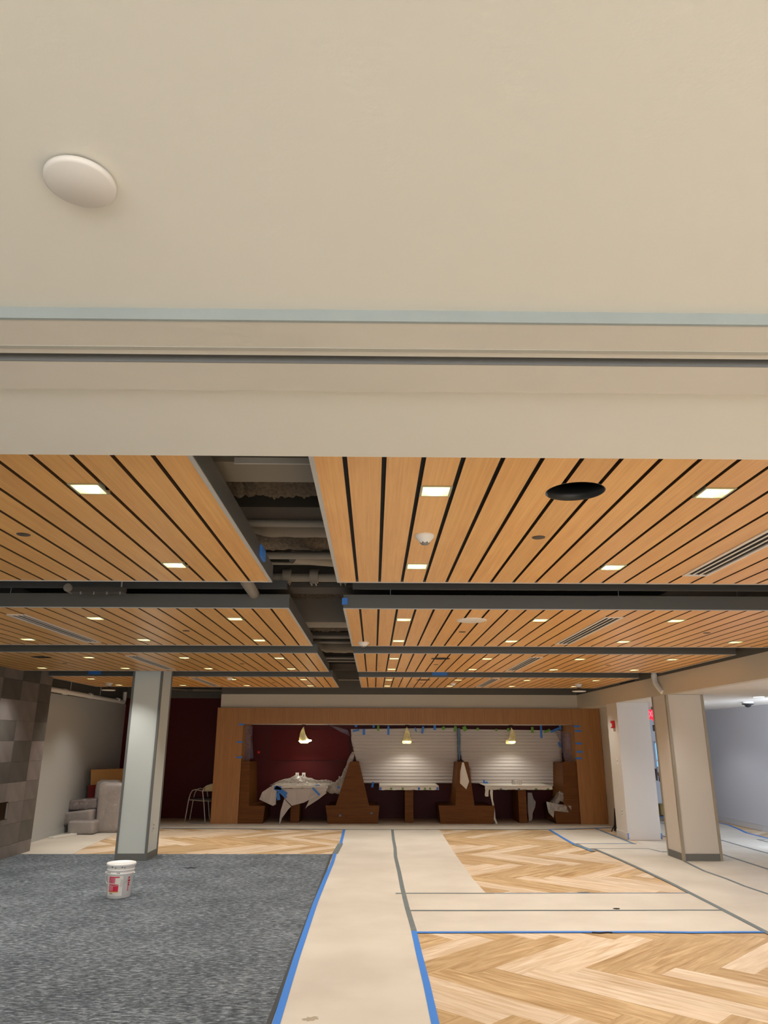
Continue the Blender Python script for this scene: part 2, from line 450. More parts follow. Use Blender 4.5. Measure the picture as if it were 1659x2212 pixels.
# right side: beam, wall under it, side room
mb = MB()
mb.box(4.65, 4.78, 2.14, 17.36, 2.43, 2.73, 0).box(4.65, 4.78, 2.14, 17.36, 2.73, ZD, 1)
struct(mb.build('wall_right', [M['beam_white'], M['dark_band']]))
struct(MB().box(4.78, 7.95, 2.14, 19.4, 2.43, 2.53).box(4.65, 4.78, 17.3, 19.4, 2.43, 2.53).build('ceiling', M['side_ceiling']))
struct(MB().box(5.13, 5.30, 15.12, 19.3, 0, 2.43).build('wall_right', M['white_wall']))
struct(MB().box(5.115, 5.13, 15.12, 17.19, 0, .1).build('baseboard_right', M['base_white']))
struct(MB().box(7.85, 8.0, -4.2, 19.4, 0, 2.6).build('wall_right', M['side_wall']))
struct(MB().box(7.835, 7.85, 9.7, 19.3, 0, .115).box(7.83, 7.85, 9.7, 19.3, .115, .122).build('baseboard_right', M['side_wall']))
struct(MB().box(5.3, 7.85, 19.3, 19.45, 0, 2.43).build('wall_back', M['side_wall']))
# walls behind the camera
struct(MB().box(-6.3, 8.0, -4.2, -4.0, 0, .4).box(-6.3, 8.0, -4.2, -4.0, 2.5, 2.6).box(-6.3, -3.1, -4.2, -4.0, .4, 2.5).box(5.1, 8.0, -4.2, -4.0, .4, 2.5).build('wall_front', M['white_wall']))
wf = struct(MB().box(-3.1, 5.1, -4.08, -4.04, .4, .46).box(-3.1, 5.1, -4.08, -4.04, 2.44, 2.5).build('window_1', M['steel']))
for k in range(5):
    MB().box(-3.1+k*2.035, -3.04+k*2.035, -4.08, -4.04, .46, 2.44).build('mullion', M['steel'], wf)
struct(MB().box(6.7, 6.85, 10.85, 11.0, 0, 2.43).box(6.72, 6.82, 11.0, 12.4, 0, 2.43).box(6.85, 7.85, 10.85, 11.0, 2.2, 2.43).build('wall_front', M['side_wall']))  # unseen partition added; its return keeps the cool lamp off the pillars

# ---------------------------------------------------------------- tile wall
tile_cols = [13.05, 12.57, 11.95, 11.33, 10.71, 10.09, 9.47, 8.85]
tile_rows = [0, .19, .49, .80, 1.09, 1.39, 1.70, 2.0, 2.31, 2.61, 2.91]
shade = {  # by row from the floor: shades for the three columns that show
    0: (1, 1, 4), 1: (0, 4, 4), 2: (4, 1, 4), 3: (1, 2, 1), 4: (2, 0, 0), 5: (2, 0, 1), 6: (0, 1, 0), 7: (3, 1, 1), 8: (3, 4, 3), 9: (4, 3, 4)}
for r in range(10):
    for c in range(7):
        sh = shade[r][c] if c < 3 else random.choice((0, 1, 2, 3, 4))
        y1, y0 = tile_cols[c], tile_cols[c+1]; z0, z1 = tile_rows[r], tile_rows[r+1]
        if r in (2,) and 3 <= c: continue
        g = .0015
        MB().box(-.012, random.uniform(0, .0012), (y0-y1)/2+g, (y1-y0)/2-g, (z0-z1)/2+g, (z1-z0)/2-g).build(
            'tile', M['tile%d' % sh], tw, (0, 0, 0)).location = (WX, (y0+y1)/2, (z0+z1)/2)
fp = thing('fireplace', (WX, 11.2, .5), 'black linear fireplace opening with a bright metal edge in the dark stone tile wall', 'fireplace')
MB().box(WX-.012, WX+.003, 10.2, 12.05, .57, .82).build('glass', M['fire_glass'], fp)
MB().box(WX-.01, WX+.012, 12.02, 12.08, .58, .80).build('edge_trim', M['steel'], fp)

# ---------------------------------------------------------------- herringbone planks (45 degrees)
PW, PLEN = .2546, 1.473
meD = MB().box(0, PLEN, 0, PW-.0012, -.006, 0).mesh('plank', M['plank_dark'])
meL = MB().box(0, PLEN, 0, PW-.0012, -.006, 0).mesh('plank', M['plank_light'])
O0 = Vector((.96, 6.59))
q = 1/math.sqrt(2)
ud, vd = Vector((q, q)), Vector((q, -q))
zones = [(.40, 4.5, 4.3, 7.70), (1.30, 3.85, 9.50, 16.12), (-5.35, -.56, 12.68, 16.30), (7.0, 7.85, 12.0, 18.5),
         (3.5, 4.9, 12.85, 14.0), (4.55, 5.15, 15.6, 17.0), (-.70, -.55, 4.5, 12.7), (4.65, 5.5, 11.0, 12.9)]
fixedH = {-5:0, -4:0, -3:1, -2:0, -1:0, 0:1, 1:1, 2:0, 3:0, 4:0, 5:1, 6:1, 7:0}
fixedV = {-5:0, -4:1, -3:1, -2:0, -1:0, 0:1, 1:1, 2:0, 3:1, 4:0, 5:0, 6:1}
rp = random.Random(21)
nplank = 0
for band in range(-2, 8):
    for k in range(-34, 34):
        base = O0 + Vector((k*PW*math.sqrt(2), band*PLEN*math.sqrt(2)))
        for kind in 'HV':
            if kind == 'H':
                p = base; a = math.radians(45); ex, ey = ud, vd
                # local x along ud, local y must be +90 deg of ud = -vd: start from the lower right corner
                org = p + vd*PW
            else:
                p = base + vd*PW; a = math.radians(-45)
                org = p; ex = vd
            d = Vector((math.cos(a), math.sin(a))); nrm = Vector((-math.sin(a), math.cos(a)))
            cs = [org, org+d*PLEN, org+nrm*PW, org+d*PLEN+nrm*PW]
            x0 = min(c.x for c in cs); x1 = max(c.x for c in cs); y0 = min(c.y for c in cs); y1 = max(c.y for c in cs)
            mids = [org+d*PLEN*t+nrm*PW*s_ for t in (0, .1, .2, .3, .4, .5, .6, .7, .8, .9, 1) for s_ in (0, .5, 1)]
            dark = rp.random() < .5
            if band == 0:
                fx = fixedH if kind == 'H' else fixedV
                if k in fx: dark = not fx[k]
            hit = any(z[0] <= m_.x <= z[1] and z[2] <= m_.y <= z[3] for m_ in mids for z in zones)
            if not hit or nplank >= 300: continue
            nplank += 1
            o = bpy.data.objects.new('plank', meD if dark else meL); C.objects.link(o)
            o.parent = floor; o.location = (org.x, org.y, rp.uniform(-.0006, .0002)); o.rotation_euler = (0, 0, a)

# ---------------------------------------------------------------- carpet
cp = MB().box(-5.55, -.665, -4.0, 12.69, -.004, .006).build('carpet', M['carpet'])
tag(cp, 'dark charcoal carpet with streaky lighter flecks, left of the brown paper path', 'carpet')
MB().box(-.665, -.635, -4.0, 12.69, -.004, .0075).build('edge_strip', M['carpet_edge'], cp)

# ---------------------------------------------------------------- floor papers and tapes
def ribbon(pts, w, z, m, parent, label=None):
    pts = [Vector((p[0], p[1])) for p in pts]
    L, R = [], []
    for i, p in enumerate(pts):
        a = pts[max(0, i-1)]; b = pts[min(len(pts)-1, i+1)]
        d = (b-a).normalized(); n_ = Vector((-d.y, d.x))*w/2
        L.append(p+n_); R.append(p-n_)
    mb = MB()
    for i in range(len(pts)-1):
        q4 = [R[i], R[i+1], L[i+1], L[i]]
        mb.add([(v.x, v.y, z) for v in q4]+[(v.x, v.y, z-.0012) for v in q4],
               [(0,1,2,3),(7,6,5,4),(0,4,5,1),(3,2,6,7)])
    o = mb.build('tape', m, parent)
    if label: o['label'] = label
    return o
def wig(p0, p1, n=8, amp=.008, sd=1):
    r = random.Random(sd); out = []
    p0 = Vector(p0); p1 = Vector(p1); d = (p1-p0).normalized(); nn = Vector((-d.y, d.x))
    for i in range(n+1):
        out.append(p0.lerp(p1, i/n) + nn*(r.uniform(-amp, amp) if 0 < i < n else 0))
    return out
def paper(poly, z, label):
    o = MB().prism(poly, z-.0012, z, 0).build('floor_paper', M['paper'])
    return tag(o, label, 'floor paper')
pA = paper([(-.60, -3.9), (.375, -3.9), (.375, 9.6), (.36, 11.5), (.375, 16.08), (-.57, 16.08), (-.56, 13.8), (-.60, 11.7), (-.63, 9), (-.62, 6.2)], .0035,
           'long strip of brown floor paper running down the middle beside the carpet')
pB = paper([(.36, 9.50), (1.335, 9.50), (1.30, 10.6), (1.305, 12.7), (1.345, 15.93), (1.34, 16.08), (.37, 16.08)], .0025,
           'brown floor paper strip between the middle grey tape and the far herringbone floor')
pC = paper([(.36, 8.62), (3.74, 8.62), (3.74, 9.56), (.36, 9.56)], .0042, 'farther of the two brown floor paper strips laid crosswise')
pD = paper([(.37, 7.72), (3.72, 7.72), (3.72, 8.64), (.38, 8.64)], .0030, 'nearer crosswise brown floor paper strip, edged with blue tape')
pE = paper([(3.68, 4.0), (4.62, 4.0), (4.62, 9.5), (4.62, 13.33), (3.72, 13.33), (3.76, 11), (3.72, 8.6)], .0050,
           'brown floor paper strip running along the front of the right white pillar')
pF = paper([(4.60, 4.0), (5.55, 4.0), (5.55, 14.4), (4.72, 14.4), (4.72, 13.3), (4.60, 13.3)], .0036, 'greyish floor paper strip under the nearer right pillar')
pG = paper([(5.53, 9.6), (6.36, 9.6), (6.36, 19.0), (5.53, 19.0)], .0046, 'floor paper strip just right of the nearer right pillar')
pH = paper([(6.34, 9.6), (7.25, 9.6), (7.32, 14.6), (7.40, 15.6), (7.64, 17), (7.67, 18.9), (6.34, 18.9)], .0032, 'floor paper strip nearest the pale right wall, edged in blue tape')
pI = paper([(-4.35, 16.28), (-3.3, 16.27), (-.6, 16.14), (1.3, 16.10), (3.6, 16.16), (5.12, 16.5), (5.12, 17.19), (-3.5, 17.19), (-3.52, 18.4), (-6.0, 18.4), (-6.0, 16.9), (-4.9, 16.6)], .0040,
           'brown floor paper strip laid along the foot of the wooden booth portal')
pJ = paper([(-6.0, 12.71), (-4.72, 12.71), (-4.80, 13.3), (-4.92, 15.2), (-4.95, 16.3), (-6.0, 16.6)], .0026, 'brown floor paper in the corner under the wrapped cushions')
pK = paper([(3.55, 13.95), (4.57, 13.95), (4.58, 16.14), (3.58, 16.12)], .0024, 'small floor paper sheet before the farther right pillar')
pL_ = paper([(3.60, 13.30), (4.84, 13.30), (5.5, 13.30), (5.5, 13.97), (3.60, 13.97)], .0044, 'short crosswise floor paper between the two right pillars')
pM = paper([(-2.93, 17.21), (4.52, 17.21), (4.52, 18.44), (-2.93, 18.44)], .0020, 'scuffed floor paper inside the dark booth recess')
paper([(.42, -3.9), (7.8, -3.9), (7.8, 3.9), (.42, 3.9)], .0040, 'unseen floor paper sheet added behind the viewpoint to cool ceiling bounce')  # added out of view so the bounce on the ceiling is less orange
ZT = .0068
ribbon([(-.585, 16.08), (-.57, 14.9), (-.56, 13.9)], .05, ZT, M['blue_tape'], pA, 'blue masking tape')
ribbon([(-.60, 12.8), (-.595, 11.8), (-.615, 10.4), (-.63, 9), (-.625, 7.8), (-.622, 6.9), (-.612, 6.1), (-.60, 5.2), (-.60, 3)], .052, ZT+.001, M['blue_tape'], pA, 'blue masking tape')
ribbon([(-.565, 13.95), (-.60, 12.75)], .09, ZT+.0015, M['grey_tape'], pA, 'short patch of grey tape')
ribbon([(.39, 16.08), (.372, 14.6), (.37, 13.4), (.35, 12.4), (.36, 11), (.36, 9.9), (.37, 8.8), (.392, 7.73)], .052, ZT, M['grey_tape'], pA, 'grey tape')
ribbon([(.39, 7.75), (.392, 7.0), (.40, 6.2), (.40, 5.2), (.40, 3)], .052, ZT+.0006, M['blue_tape'], pA, 'blue masking tape')
ribbon(wig((.27, 9.545), (1.43, 9.55), 4, .004, 2), .05, ZT-.0006, M['grey_tape'], pC, 'grey tape')
ribbon(wig((1.43, 9.545), (3.72, 9.56), 6, .006, 3), .03, ZT-.0002, M['blue_tape_dark'], pC, 'worn blue tape')
ribbon(wig((.40, 8.63), (3.73, 8.64), 8, .006, 4), .045, ZT-.0004, M['grey_tape'], pC, 'grey tape')
ribbon(wig((.39, 7.70), (3.72, 7.70), 9, .012, 5), .055, ZT+.0002, M['blue_tape'], pD, 'blue masking tape')
ribbon([(2.05, 7.69), (2.12, 7.675), (2.2, 7.695), (2.24, 7.68)], .03, ZT+.0012, M['black'], pD, 'dark curled tape end')
ribbon([(3.69, 5), (3.69, 7.7), (3.72, 8.64), (3.765, 10.2), (3.755, 11.4), (3.74, 12.2), (3.69, 13.33)], .055, ZT+.0008, M['grey_tape'], pE, 'grey tape')
ribbon([(3.58, 16.1), (3.52, 14.6), (3.50, 13.7)], .05, ZT+.0002, M['blue_tape'], pK, 'blue masking tape')
ribbon([(3.50, 13.9), (3.56, 13.4), (3.58, 13.0)], .09, ZT+.0016, M['blue_tape_dark'], pK, 'wide worn blue tape')
ribbon([(4.59, 16.3), (4.57, 13.9)], .05, ZT+.0004, M['blue_tape_dark'], pK, 'worn blue tape')
ribbon([(3.55, 13.97), (4.62, 13.97)], .05, ZT-.0002, M['blue_tape_dark'], pK, 'worn blue tape')
ribbon([(3.60, 13.33), (4.60, 13.33), (4.68, 13.0)], .035, ZT+.0004, M['grey_tape'], pL_, 'grey tape')
ribbon([(4.68, 12.96), (4.9, 12.95)], .05, ZT, M['blue_tape_dark'], pL_, 'worn blue tape')
ribbon([(4.66, 11.98), (4.62, 11.6), (4.58, 11.1), (4.61, 10.5), (4.60, 10.0), (4.64, 9.5), (4.64, 5)], .045, ZT+.0002, M['grey_tape'], pF, 'grey tape')
ribbon([(5.55, 12.6), (5.55, 11.2), (5.52, 9.7)], .045, ZT+.0002, M['grey_tape'], pG, 'grey tape')
ribbon([(5.55, 14.5), (5.55, 12.6)], .045, ZT+.0002, M['grey_tape'], pG, 'grey tape')
ribbon([(6.36, 18), (6.34, 14.5), (6.33, 13.6), (6.34, 12.8), (6.34, 9.8)], .045, ZT+.0002, M['grey_tape'], pH, 'grey tape')
ribbon([(7.67, 18), (7.66, 17), (7.50, 16.2), (7.35, 15.6), (7.33, 14.7), (7.3, 12), (7.25, 9.7)], .06, ZT, M['blue_tape'], pH, 'blue masking tape')
ribbon([(7.05, 14.56), (7.2, 14.56)], .03, ZT, M['grey_tape'], pH); ribbon([(7.05, 14.56), (7.08, 13.8)], .03, ZT+.0004, M['grey_tape'], pH)
ribbon([(-4.3, 16.28), (-3.3, 16.27), (-.6, 16.13), (-.3, 16.11)], .05, ZT, M['blue_tape_dark'], pI, 'worn blue tape')
ribbon([(-.75, 16.14), (0, 16.10), (1.3, 16.10), (3.6, 16.14)], .035, ZT+.0006, M['grey_tape'], pI, 'grey tape')
ribbon([(3.6, 16.15), (5.05, 16.5)], .05, ZT, M['blue_tape'], pI, 'blue masking tape')
ribbon([(-4.0, 17.35), (-3.6, 17.2)], .06, ZT, M['blue_tape_dark'], pI, 'worn blue tape')
# spots on the paper
def blob(name, c, rx, ry, z, m, parent=None, sd=1, n=26, th=.0009, rot=0):
    r = random.Random(sd); pts = []
    for i in range(n):
        a = 2*math.pi*i/n; k = 1+r.uniform(-.3, .3)
        x, y = rx*k*math.cos(a), ry*k*math.sin(a)
        pts.append((c[0]+x*math.cos(rot)-y*math.sin(rot), c[1]+x*math.sin(rot)+y*math.cos(rot)))
    return MB().prism(pts, z-th, z).build(name, m, parent)
p = atz(672, 2202, 0)
blob('stain', (p.x, p.y), .055, .035, .0042, M['spill'], pA, 3, rot=.5)
tag(blob('tape_scrap', (2.49, 9.60), .075, .022, .0085, M['ink_grey'], None, 5), 'grey oval scrap of tape at the near edge of the far herringbone floor', 'scrap')
tag(blob('tape_scrap', (-2.56, 11.35), .07, .03, .010, M['plastic_black'], None, 8, th=.004), 'small black scrap lying on the charcoal carpet', 'scrap')
tag(blob('tape_scrap', atz(1332, 1964.5, 0)[:2], .035, .02, .011, M['plastic_black'], None, 9, th=.004), 'tiny black tape curl on the crosswise grey tape line', 'scrap')

# ================================================================= WOOD CEILING PANELS
clouds = []
rows = [(2.58, 5.03, (3.07, 4.53)), (6.08, 8.59, (6.65, 8.12)), (9.32, 11.87, (9.92, 11.42)), (12.87, 15.42, (13.45, 14.95))]
ordn = ['nearest', 'second', 'third', 'farthest']
vent_y = [(2.85, 4.76), (6.47, 8.35), (9.69, 11.60), (13.12, 15.10)]
VR, VL = 2.1275, -3.149
def slat_outline(xc, w, y0, y1, cuts, circ):
    """outline polygons of one slat, minus rectangular cuts and one round hole"""
    xl, xr = xc-w/2, xc+w/2
    segs = [(y0, y1)]
    for a, b in cuts:
        ns = []
        for s0, s1 in segs:
            if b <= s0 or a >= s1: ns.append((s0, s1)); continue
            if a > s0: ns.append((s0, a))
            if b < s1: ns.append((b, s1))
        segs = ns
    polys = []
    for s0, s1 in segs:
        if circ and s0 < circ[1] < s1:
            cx, cy, r = circ
            if abs(xc-cx) < w/2:
                xs = [xl+(xr-xl)*i/8 for i in range(9)]
                f = lambda x: math.sqrt(max(0, r*r-(x-cx)**2))
                polys.append([(xl, s0), (xr, s0)]+[(x, cy-f(x)) for x in reversed(xs)])
                polys.append([(xr, s1), (xl, s1)]+[(x, cy+f(x)) for x in xs])
                continue
            if xl < cx-r < xr:
                h = math.acos((cx-xr)/r)
                arc = [(cx-r*math.cos(h*t/6), cy+r*math.sin(h*t/6)) for t in range(-6, 7)]
                polys.append([(xl, s0), (xr, s0)]+arc+[(xr, s1), (xl, s1)]); continue
            if xl < cx+r < xr:
                h = math.acos((xl-cx)/r)
                arc = [(cx+r*math.cos(h*t/6), cy+r*math.sin(h*t/6)) for t in range(6, -7, -1)]
                polys.append([(xr, s0), (xr, s1), (xl, s1)]+arc+[(xl, s0)]); continue
        polys.append([(xl, s0), (xr, s0), (xr, s1), (xl, s1)])
    return polys
GAP = .019
light_rows = {}
cloud_names = {}
for ri, (y0, y1, ly) in enumerate(rows):
    for side in ('right', 'left'):
        xa, xb = (-.26, 4.57) if side == 'right' else (-5.65, -.71)
        yc = (y0+y1)/2
        cl = thing('slatted_ceiling_panel', ((xa+xb)/2, yc, ZC),
                   '%s suspended wood slat ceiling panel %s of the open service gap' % (ordn[ri], side), 'ceiling panel')
        cloud_names[(ri, side)] = cl
        lx = [.2675, 1.5075, 2.7475, 3.9875] if side == 'right' else [-1.259, -2.519, -3.779, -5.039]
        p_ = .155 if side == 'right' else .1575
        if side == 'right':
            gaps = [.19+p_*k for k in range(-2, 29)]
        else:
            gaps = sorted([-.865-p_*k for k in range(0, 31)])
        edges = [xa+.012-GAP/2]+[g for g in gaps if xa+.03 < g < xb-.03]+[xb-.012+GAP/2]
        circ = None
        if side == 'right' and ri != 1: circ = (.8875, (3.07, 0, 9.92, 13.45)[ri], .13)
        if side == 'left' and ri == 2: circ = (-4.409, 9.92, .13)
        cache = {}
        for e0, e1 in zip(edges[:-1], edges[1:]):
            w = e1-e0-GAP; xc = (e0+e1)/2
            cuts = []
            for x in lx:
                if abs(x-xc) < .05: cuts += [(ly[0]-.068, ly[0]+.068), (ly[1]-.068, ly[1]+.068)]
            vx = VR if side == 'right' else VL
            if abs(vx-xc) < .05 and not (side == 'left' and ri == 0): cuts.append((vent_y[ri][0]+.01, vent_y[ri][1]-.01))
            cc = circ if circ and abs(circ[0]-xc) < .13+w/2 else None
            key = (round(w, 4), tuple(cuts)) if not cc else None
            if key and key in cache:
                me = cache[key]
            else:
                mb = MB()
                for po in slat_outline(xc, w, y0+.012, y1-.012, cuts, cc): mb.prism([(a-xc, b-yc) for a, b in po], 0, .018)
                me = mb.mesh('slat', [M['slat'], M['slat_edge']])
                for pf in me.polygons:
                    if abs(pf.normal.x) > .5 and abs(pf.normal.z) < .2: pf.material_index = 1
                if key: cache[key] = me
            link('slat', me, cl, (xc, yc, ZC))
        # fascia and its pale lower lip
        for (a0, a1, b0, b1) in ((xa, xb, y0, y0+.012), (xa, xb, y1-.012, y1), (xa, xa+.012, y0+.012, y1-.012), (xb-.012, xb, y0+.012, y1-.012)):
            MB().box(a0, a1, b0, b1, ZC+.002, ZC+.115).build('fascia', M['fascia'], cl)
            ex_ = .008
            if a1-a0 < .02: a0, a1 = (a0, a1+ex_) if a0 == xa else (a0-ex_, a1)
            MB().box(a0, a1, b0, b1, ZC-.004, ZC+.002).build('edge_trim', M['trim_grey'], cl)
        if ri == 2 and side == 'right': pass
        mb = MB()
        for g in edges:
            a0, a1 = max(xa+.012, g-.017), min(xb-.012, g+.017)
            if circ and abs(g-circ[0]) < circ[2]+.02:
                hh = math.sqrt(max(0, circ[2]**2-max(0, abs(g-circ[0])-.017)**2))+.002
                mb.box(a0, a1, y0+.012, circ[1]-hh, ZC+.019, ZC+.023).box(a0, a1, circ[1]+hh, y1-.012, ZC+.019, ZC+.023)
            else: mb.box(a0, a1, y0+.012, y1-.012, ZC+.019, ZC+.023)
        mb.box(xa+.012, xb-.012, y0+.012, y1-.012, ZC+.105, ZC+.11)
        mb.build('backing', M['black'], cl)
        for i in range(3):
            xx = xa+.4+(xb-xa-.8)*i/2
            for yy in (y0+.3, y1-.3):
                MB().tube([(xx, yy, ZC+.085), (xx, yy, ZD)], .004, 5).build('hanger_rod', M['trim_grey'], cl)
        if circ:
            mb = MB(); mb.lathe([(.131, .0), (.131, .07), (.126, .07), (.126, 0), (.131, 0)], 40, 0, (circ[0], circ[1], ZC+.001))
            mb.build('hole_collar', M['plastic_black'], cl)
        # downlights
        for ci, x in enumerate(lx):
            for yi, y in enumerate(ly):
                light_rows[(ri, side, ci, yi)] = (x, y)

dl_proto = None
def make_downlight():
    a, b, h, t = .069, .059, .070, .037
    mb = MB()
    for (x0, x1, y0, y1) in ((-a, a, -a, -b), (-a, a, b, a), (-a, -b, -b, b), (b, a, -b, b)): mb.box(x0, x1, y0, y1, -.004, .003)
    trim = mb.mesh('trim', M['dl_trim'])
    mb = MB()
    v = [(-b,-b,0),(b,-b,0),(b,b,0),(-b,b,0),(-t,-t,h),(t,-t,h),(t,t,h),(-t,t,h)]
    mb.add(v, [(0,4,5,1),(1,5,6,2),(2,6,7,3),(3,7,4,0)])
    refl = mb.mesh('reflector', M['reflector'])
    mb = MB(); mb.add([(-t,-t,h),(t,-t,h),(t,t,h),(-t,t,h)], [(0,3,2,1)])
    lens = mb.mesh('lens', M['lens'])
    return trim, refl, lens
tm, rm, lm = make_downlight()
colord = ['closest to the service gap', 'second from the service gap', 'third from the service gap', 'farthest from the service gap']
sd_ = bpy.data.lights.new('downlight_beam', 'SPOT')
sd_.energy = SPOT_W; sd_.color = SPOT_COL; sd_.spot_size = math.radians(101); sd_.spot_blend = .95; sd_.shadow_soft_size = .025
for (ri, side, ci, yi), (x, y) in light_rows.items():
    t = thing('downlight', (x, y, ZC), 'square downlight in %s %s wood ceiling panel, %s row, %s' % (ordn[ri], side, ('near', 'far')[yi], colord[ci]), 'ceiling light', 'square downlights in the wood ceiling panels')
    link('trim', tm, t, (x, y, ZC)); link('reflector', rm, t, (x, y, ZC)); link('lens', lm, t, (x, y, ZC))
    o = bpy.data.objects.new('downlight_beam', sd_); C.objects.link(o); o.parent = t; o.location = (0, 0, .03)

# linear air diffusers
for ri in range(4):
    for side, vx in (('right', VR), ('left', VL)):
        if side == 'left' and ri == 0: continue
        a, b = vent_y[ri]; w = .085
        t = thing('air_diffuser', (vx, (a+b)/2, ZC), 'long linear slot air diffuser in the %s %s wood ceiling panel' % (ordn[ri], side), 'air vent', 'linear diffusers in the wood ceiling panels')
        mb = MB()
        mb.box(vx-w, vx-w+.022, a, b, ZC-.006, ZC+.002).box(vx+w-.022, vx+w, a, b, ZC-.006, ZC+.002)
        mb.box(vx-w+.022, vx+w-.022, a, a+.02, ZC-.006, ZC+.012).box(vx-w+.022, vx+w-.022, b-.02, b, ZC-.006, ZC+.012)
        mb.build('frame', M['vent_metal'], t)
        MB().box(vx-w+.02, vx+w-.02, a+.01, b-.01, ZC+.003, ZC+.009).build('backing', M['black'], t)
        for k in range(2):
            xx = vx-.0235+.047*k
            MB().box(xx-.007, xx+.007, a+.02, b-.02, ZC-.003, ZC).build('vane', M['vent_metal'], t)
# round covers
for ri, y in ((0, 3.83), (1, 7.42), (2, 10.70), (3, 14.20)):
    for x in (.8875, -1.889, 3.3675, -4.409):
        if ri == 0 and x in (3.3675, -4.409): continue
        where = {.8875: 'right of the service gap', -1.889: 'left of the service gap', 3.3675: 'toward the right pillars', -4.409: 'toward the left wall'}[x]
        o = MB().lathe([(0, -.003), (.034, -.003), (.036, 0), (.036, .004)], 24, 0).build('cover_cap', M['cap_brown'], None)
        o.location = (x, y, ZC)
        tag(o, 'small dark round cover cap in the %s wood ceiling row, %s' % (ordn[ri], where), 'cover cap', 'dark cover caps in the ceiling')
# round white speaker cover in the second panel
t = thing('ceiling_speaker', (.8875, 6.67, ZC), 'large round white speaker grille in the second right wood ceiling panel', 'speaker')
MB().lathe([(0, -.010), (.120, -.010), (.128, -.006)], 48).build('grille', M['grille'], t).location = (0, 0, 0)
MB().lathe([(.128, -.006), (.134, -.006), (.136, 0)], 48).build('rim', M['plastic_white'], t).location = (0, 0, 0)
# smoke detectors
def detector(x, y, r, label):
    t = thing('smoke_detector', (x, y, ZC), label, 'smoke detector')
    MB().lathe([(r, 0), (r*1.02, -.006), (r, -.012), (r*.55, -.038), (r*.38, -.045)], 32).build('housing', M['plastic_white'], t).location = (0, 0, 0)
    MB().lathe([(r*.38, -.045), (r*.36, -.052), (0, -.054)], 24).build('sensor_cap', M['ink_grey'], t).location = (0, 0, 0)
    for k in range(6):
        a = k*math.pi/3
        MB().box(r*.42*math.cos(a)-.003, r*.42*math.cos(a)+.003, r*.42*math.sin(a)-.003, r*.42*math.sin(a)+.003, -.046, -.040).build('slot', M['ink'], t).location = (0, 0, 0)
    return t
detector(.2675, 3.80, .052, 'white smoke detector between two downlights in the nearest right ceiling panel')
detector(-.12, 8.27, .062, 'white smoke detector at the far edge of the second right ceiling panel')
detector(1.50, 14.2, .05, 'small white detector between downlights in the farthest right ceiling panel')
detector(-2.52, 13.15, .05, 'small white detector near the front edge of the farthest left ceiling panel')
# hanging discs at the far corners
for nm, (x, y) in (('right', (3.93, 14.4)), ('left', (-5.08, 14.5))):
    t = thing('access_point', (x, y, ZC), 'round disc fixture hanging from a white cone at the far %s ceiling corner' % nm, 'ceiling fixture')
    MB().lathe([(.075, 0), (.07, -.01), (.035, -.05), (.03, -.06)], 28).build('canopy', M['plastic_white'], t).location = (0, 0, 0)
    MB().lathe([(.03, -.06), (.05, -.085), (.125, -.11), (.132, -.125)], 36).build('housing', M['plastic_black'], t).location = (0, 0, 0)
    MB().lathe([(.132, -.125), (.12, -.138), (0, -.145)], 36).build('lens', M['plastic_white'], t).location = (0, 0, 0)

# tape bits on the ceiling panels
def tapebox(x0, x1, y0, y1, z0, z1, m, parent, label):
    o = MB().box(x0, x1, y0, y1, z0, z1).build('tape', M[m], parent); o['label'] = label; return o
tapebox(-.27, -.225, 6.066, 6.08, ZC+.03, ZC+.085, 'blue_tape', cloud_names[(1, 'right')], 'blue masking tape at the corner')
tapebox(-.7095, -.695, 4.40, 4.56, ZC+.03, ZC+.10, 'blue_tape', cloud_names[(0, 'left')], 'blue masking tape on the fascia')
tapebox(1.0, 1.26, 12.855, 12.87, ZC+.03, ZC+.10, 'blue_tape', cloud_names[(3, 'right')], 'blue masking tape on the fascia')
tapebox(-4.88, -4.66, 12.855, 12.87, ZC+.03, ZC+.10, 'blue_tape', cloud_names[(3, 'left')], 'blue masking tape on the fascia')

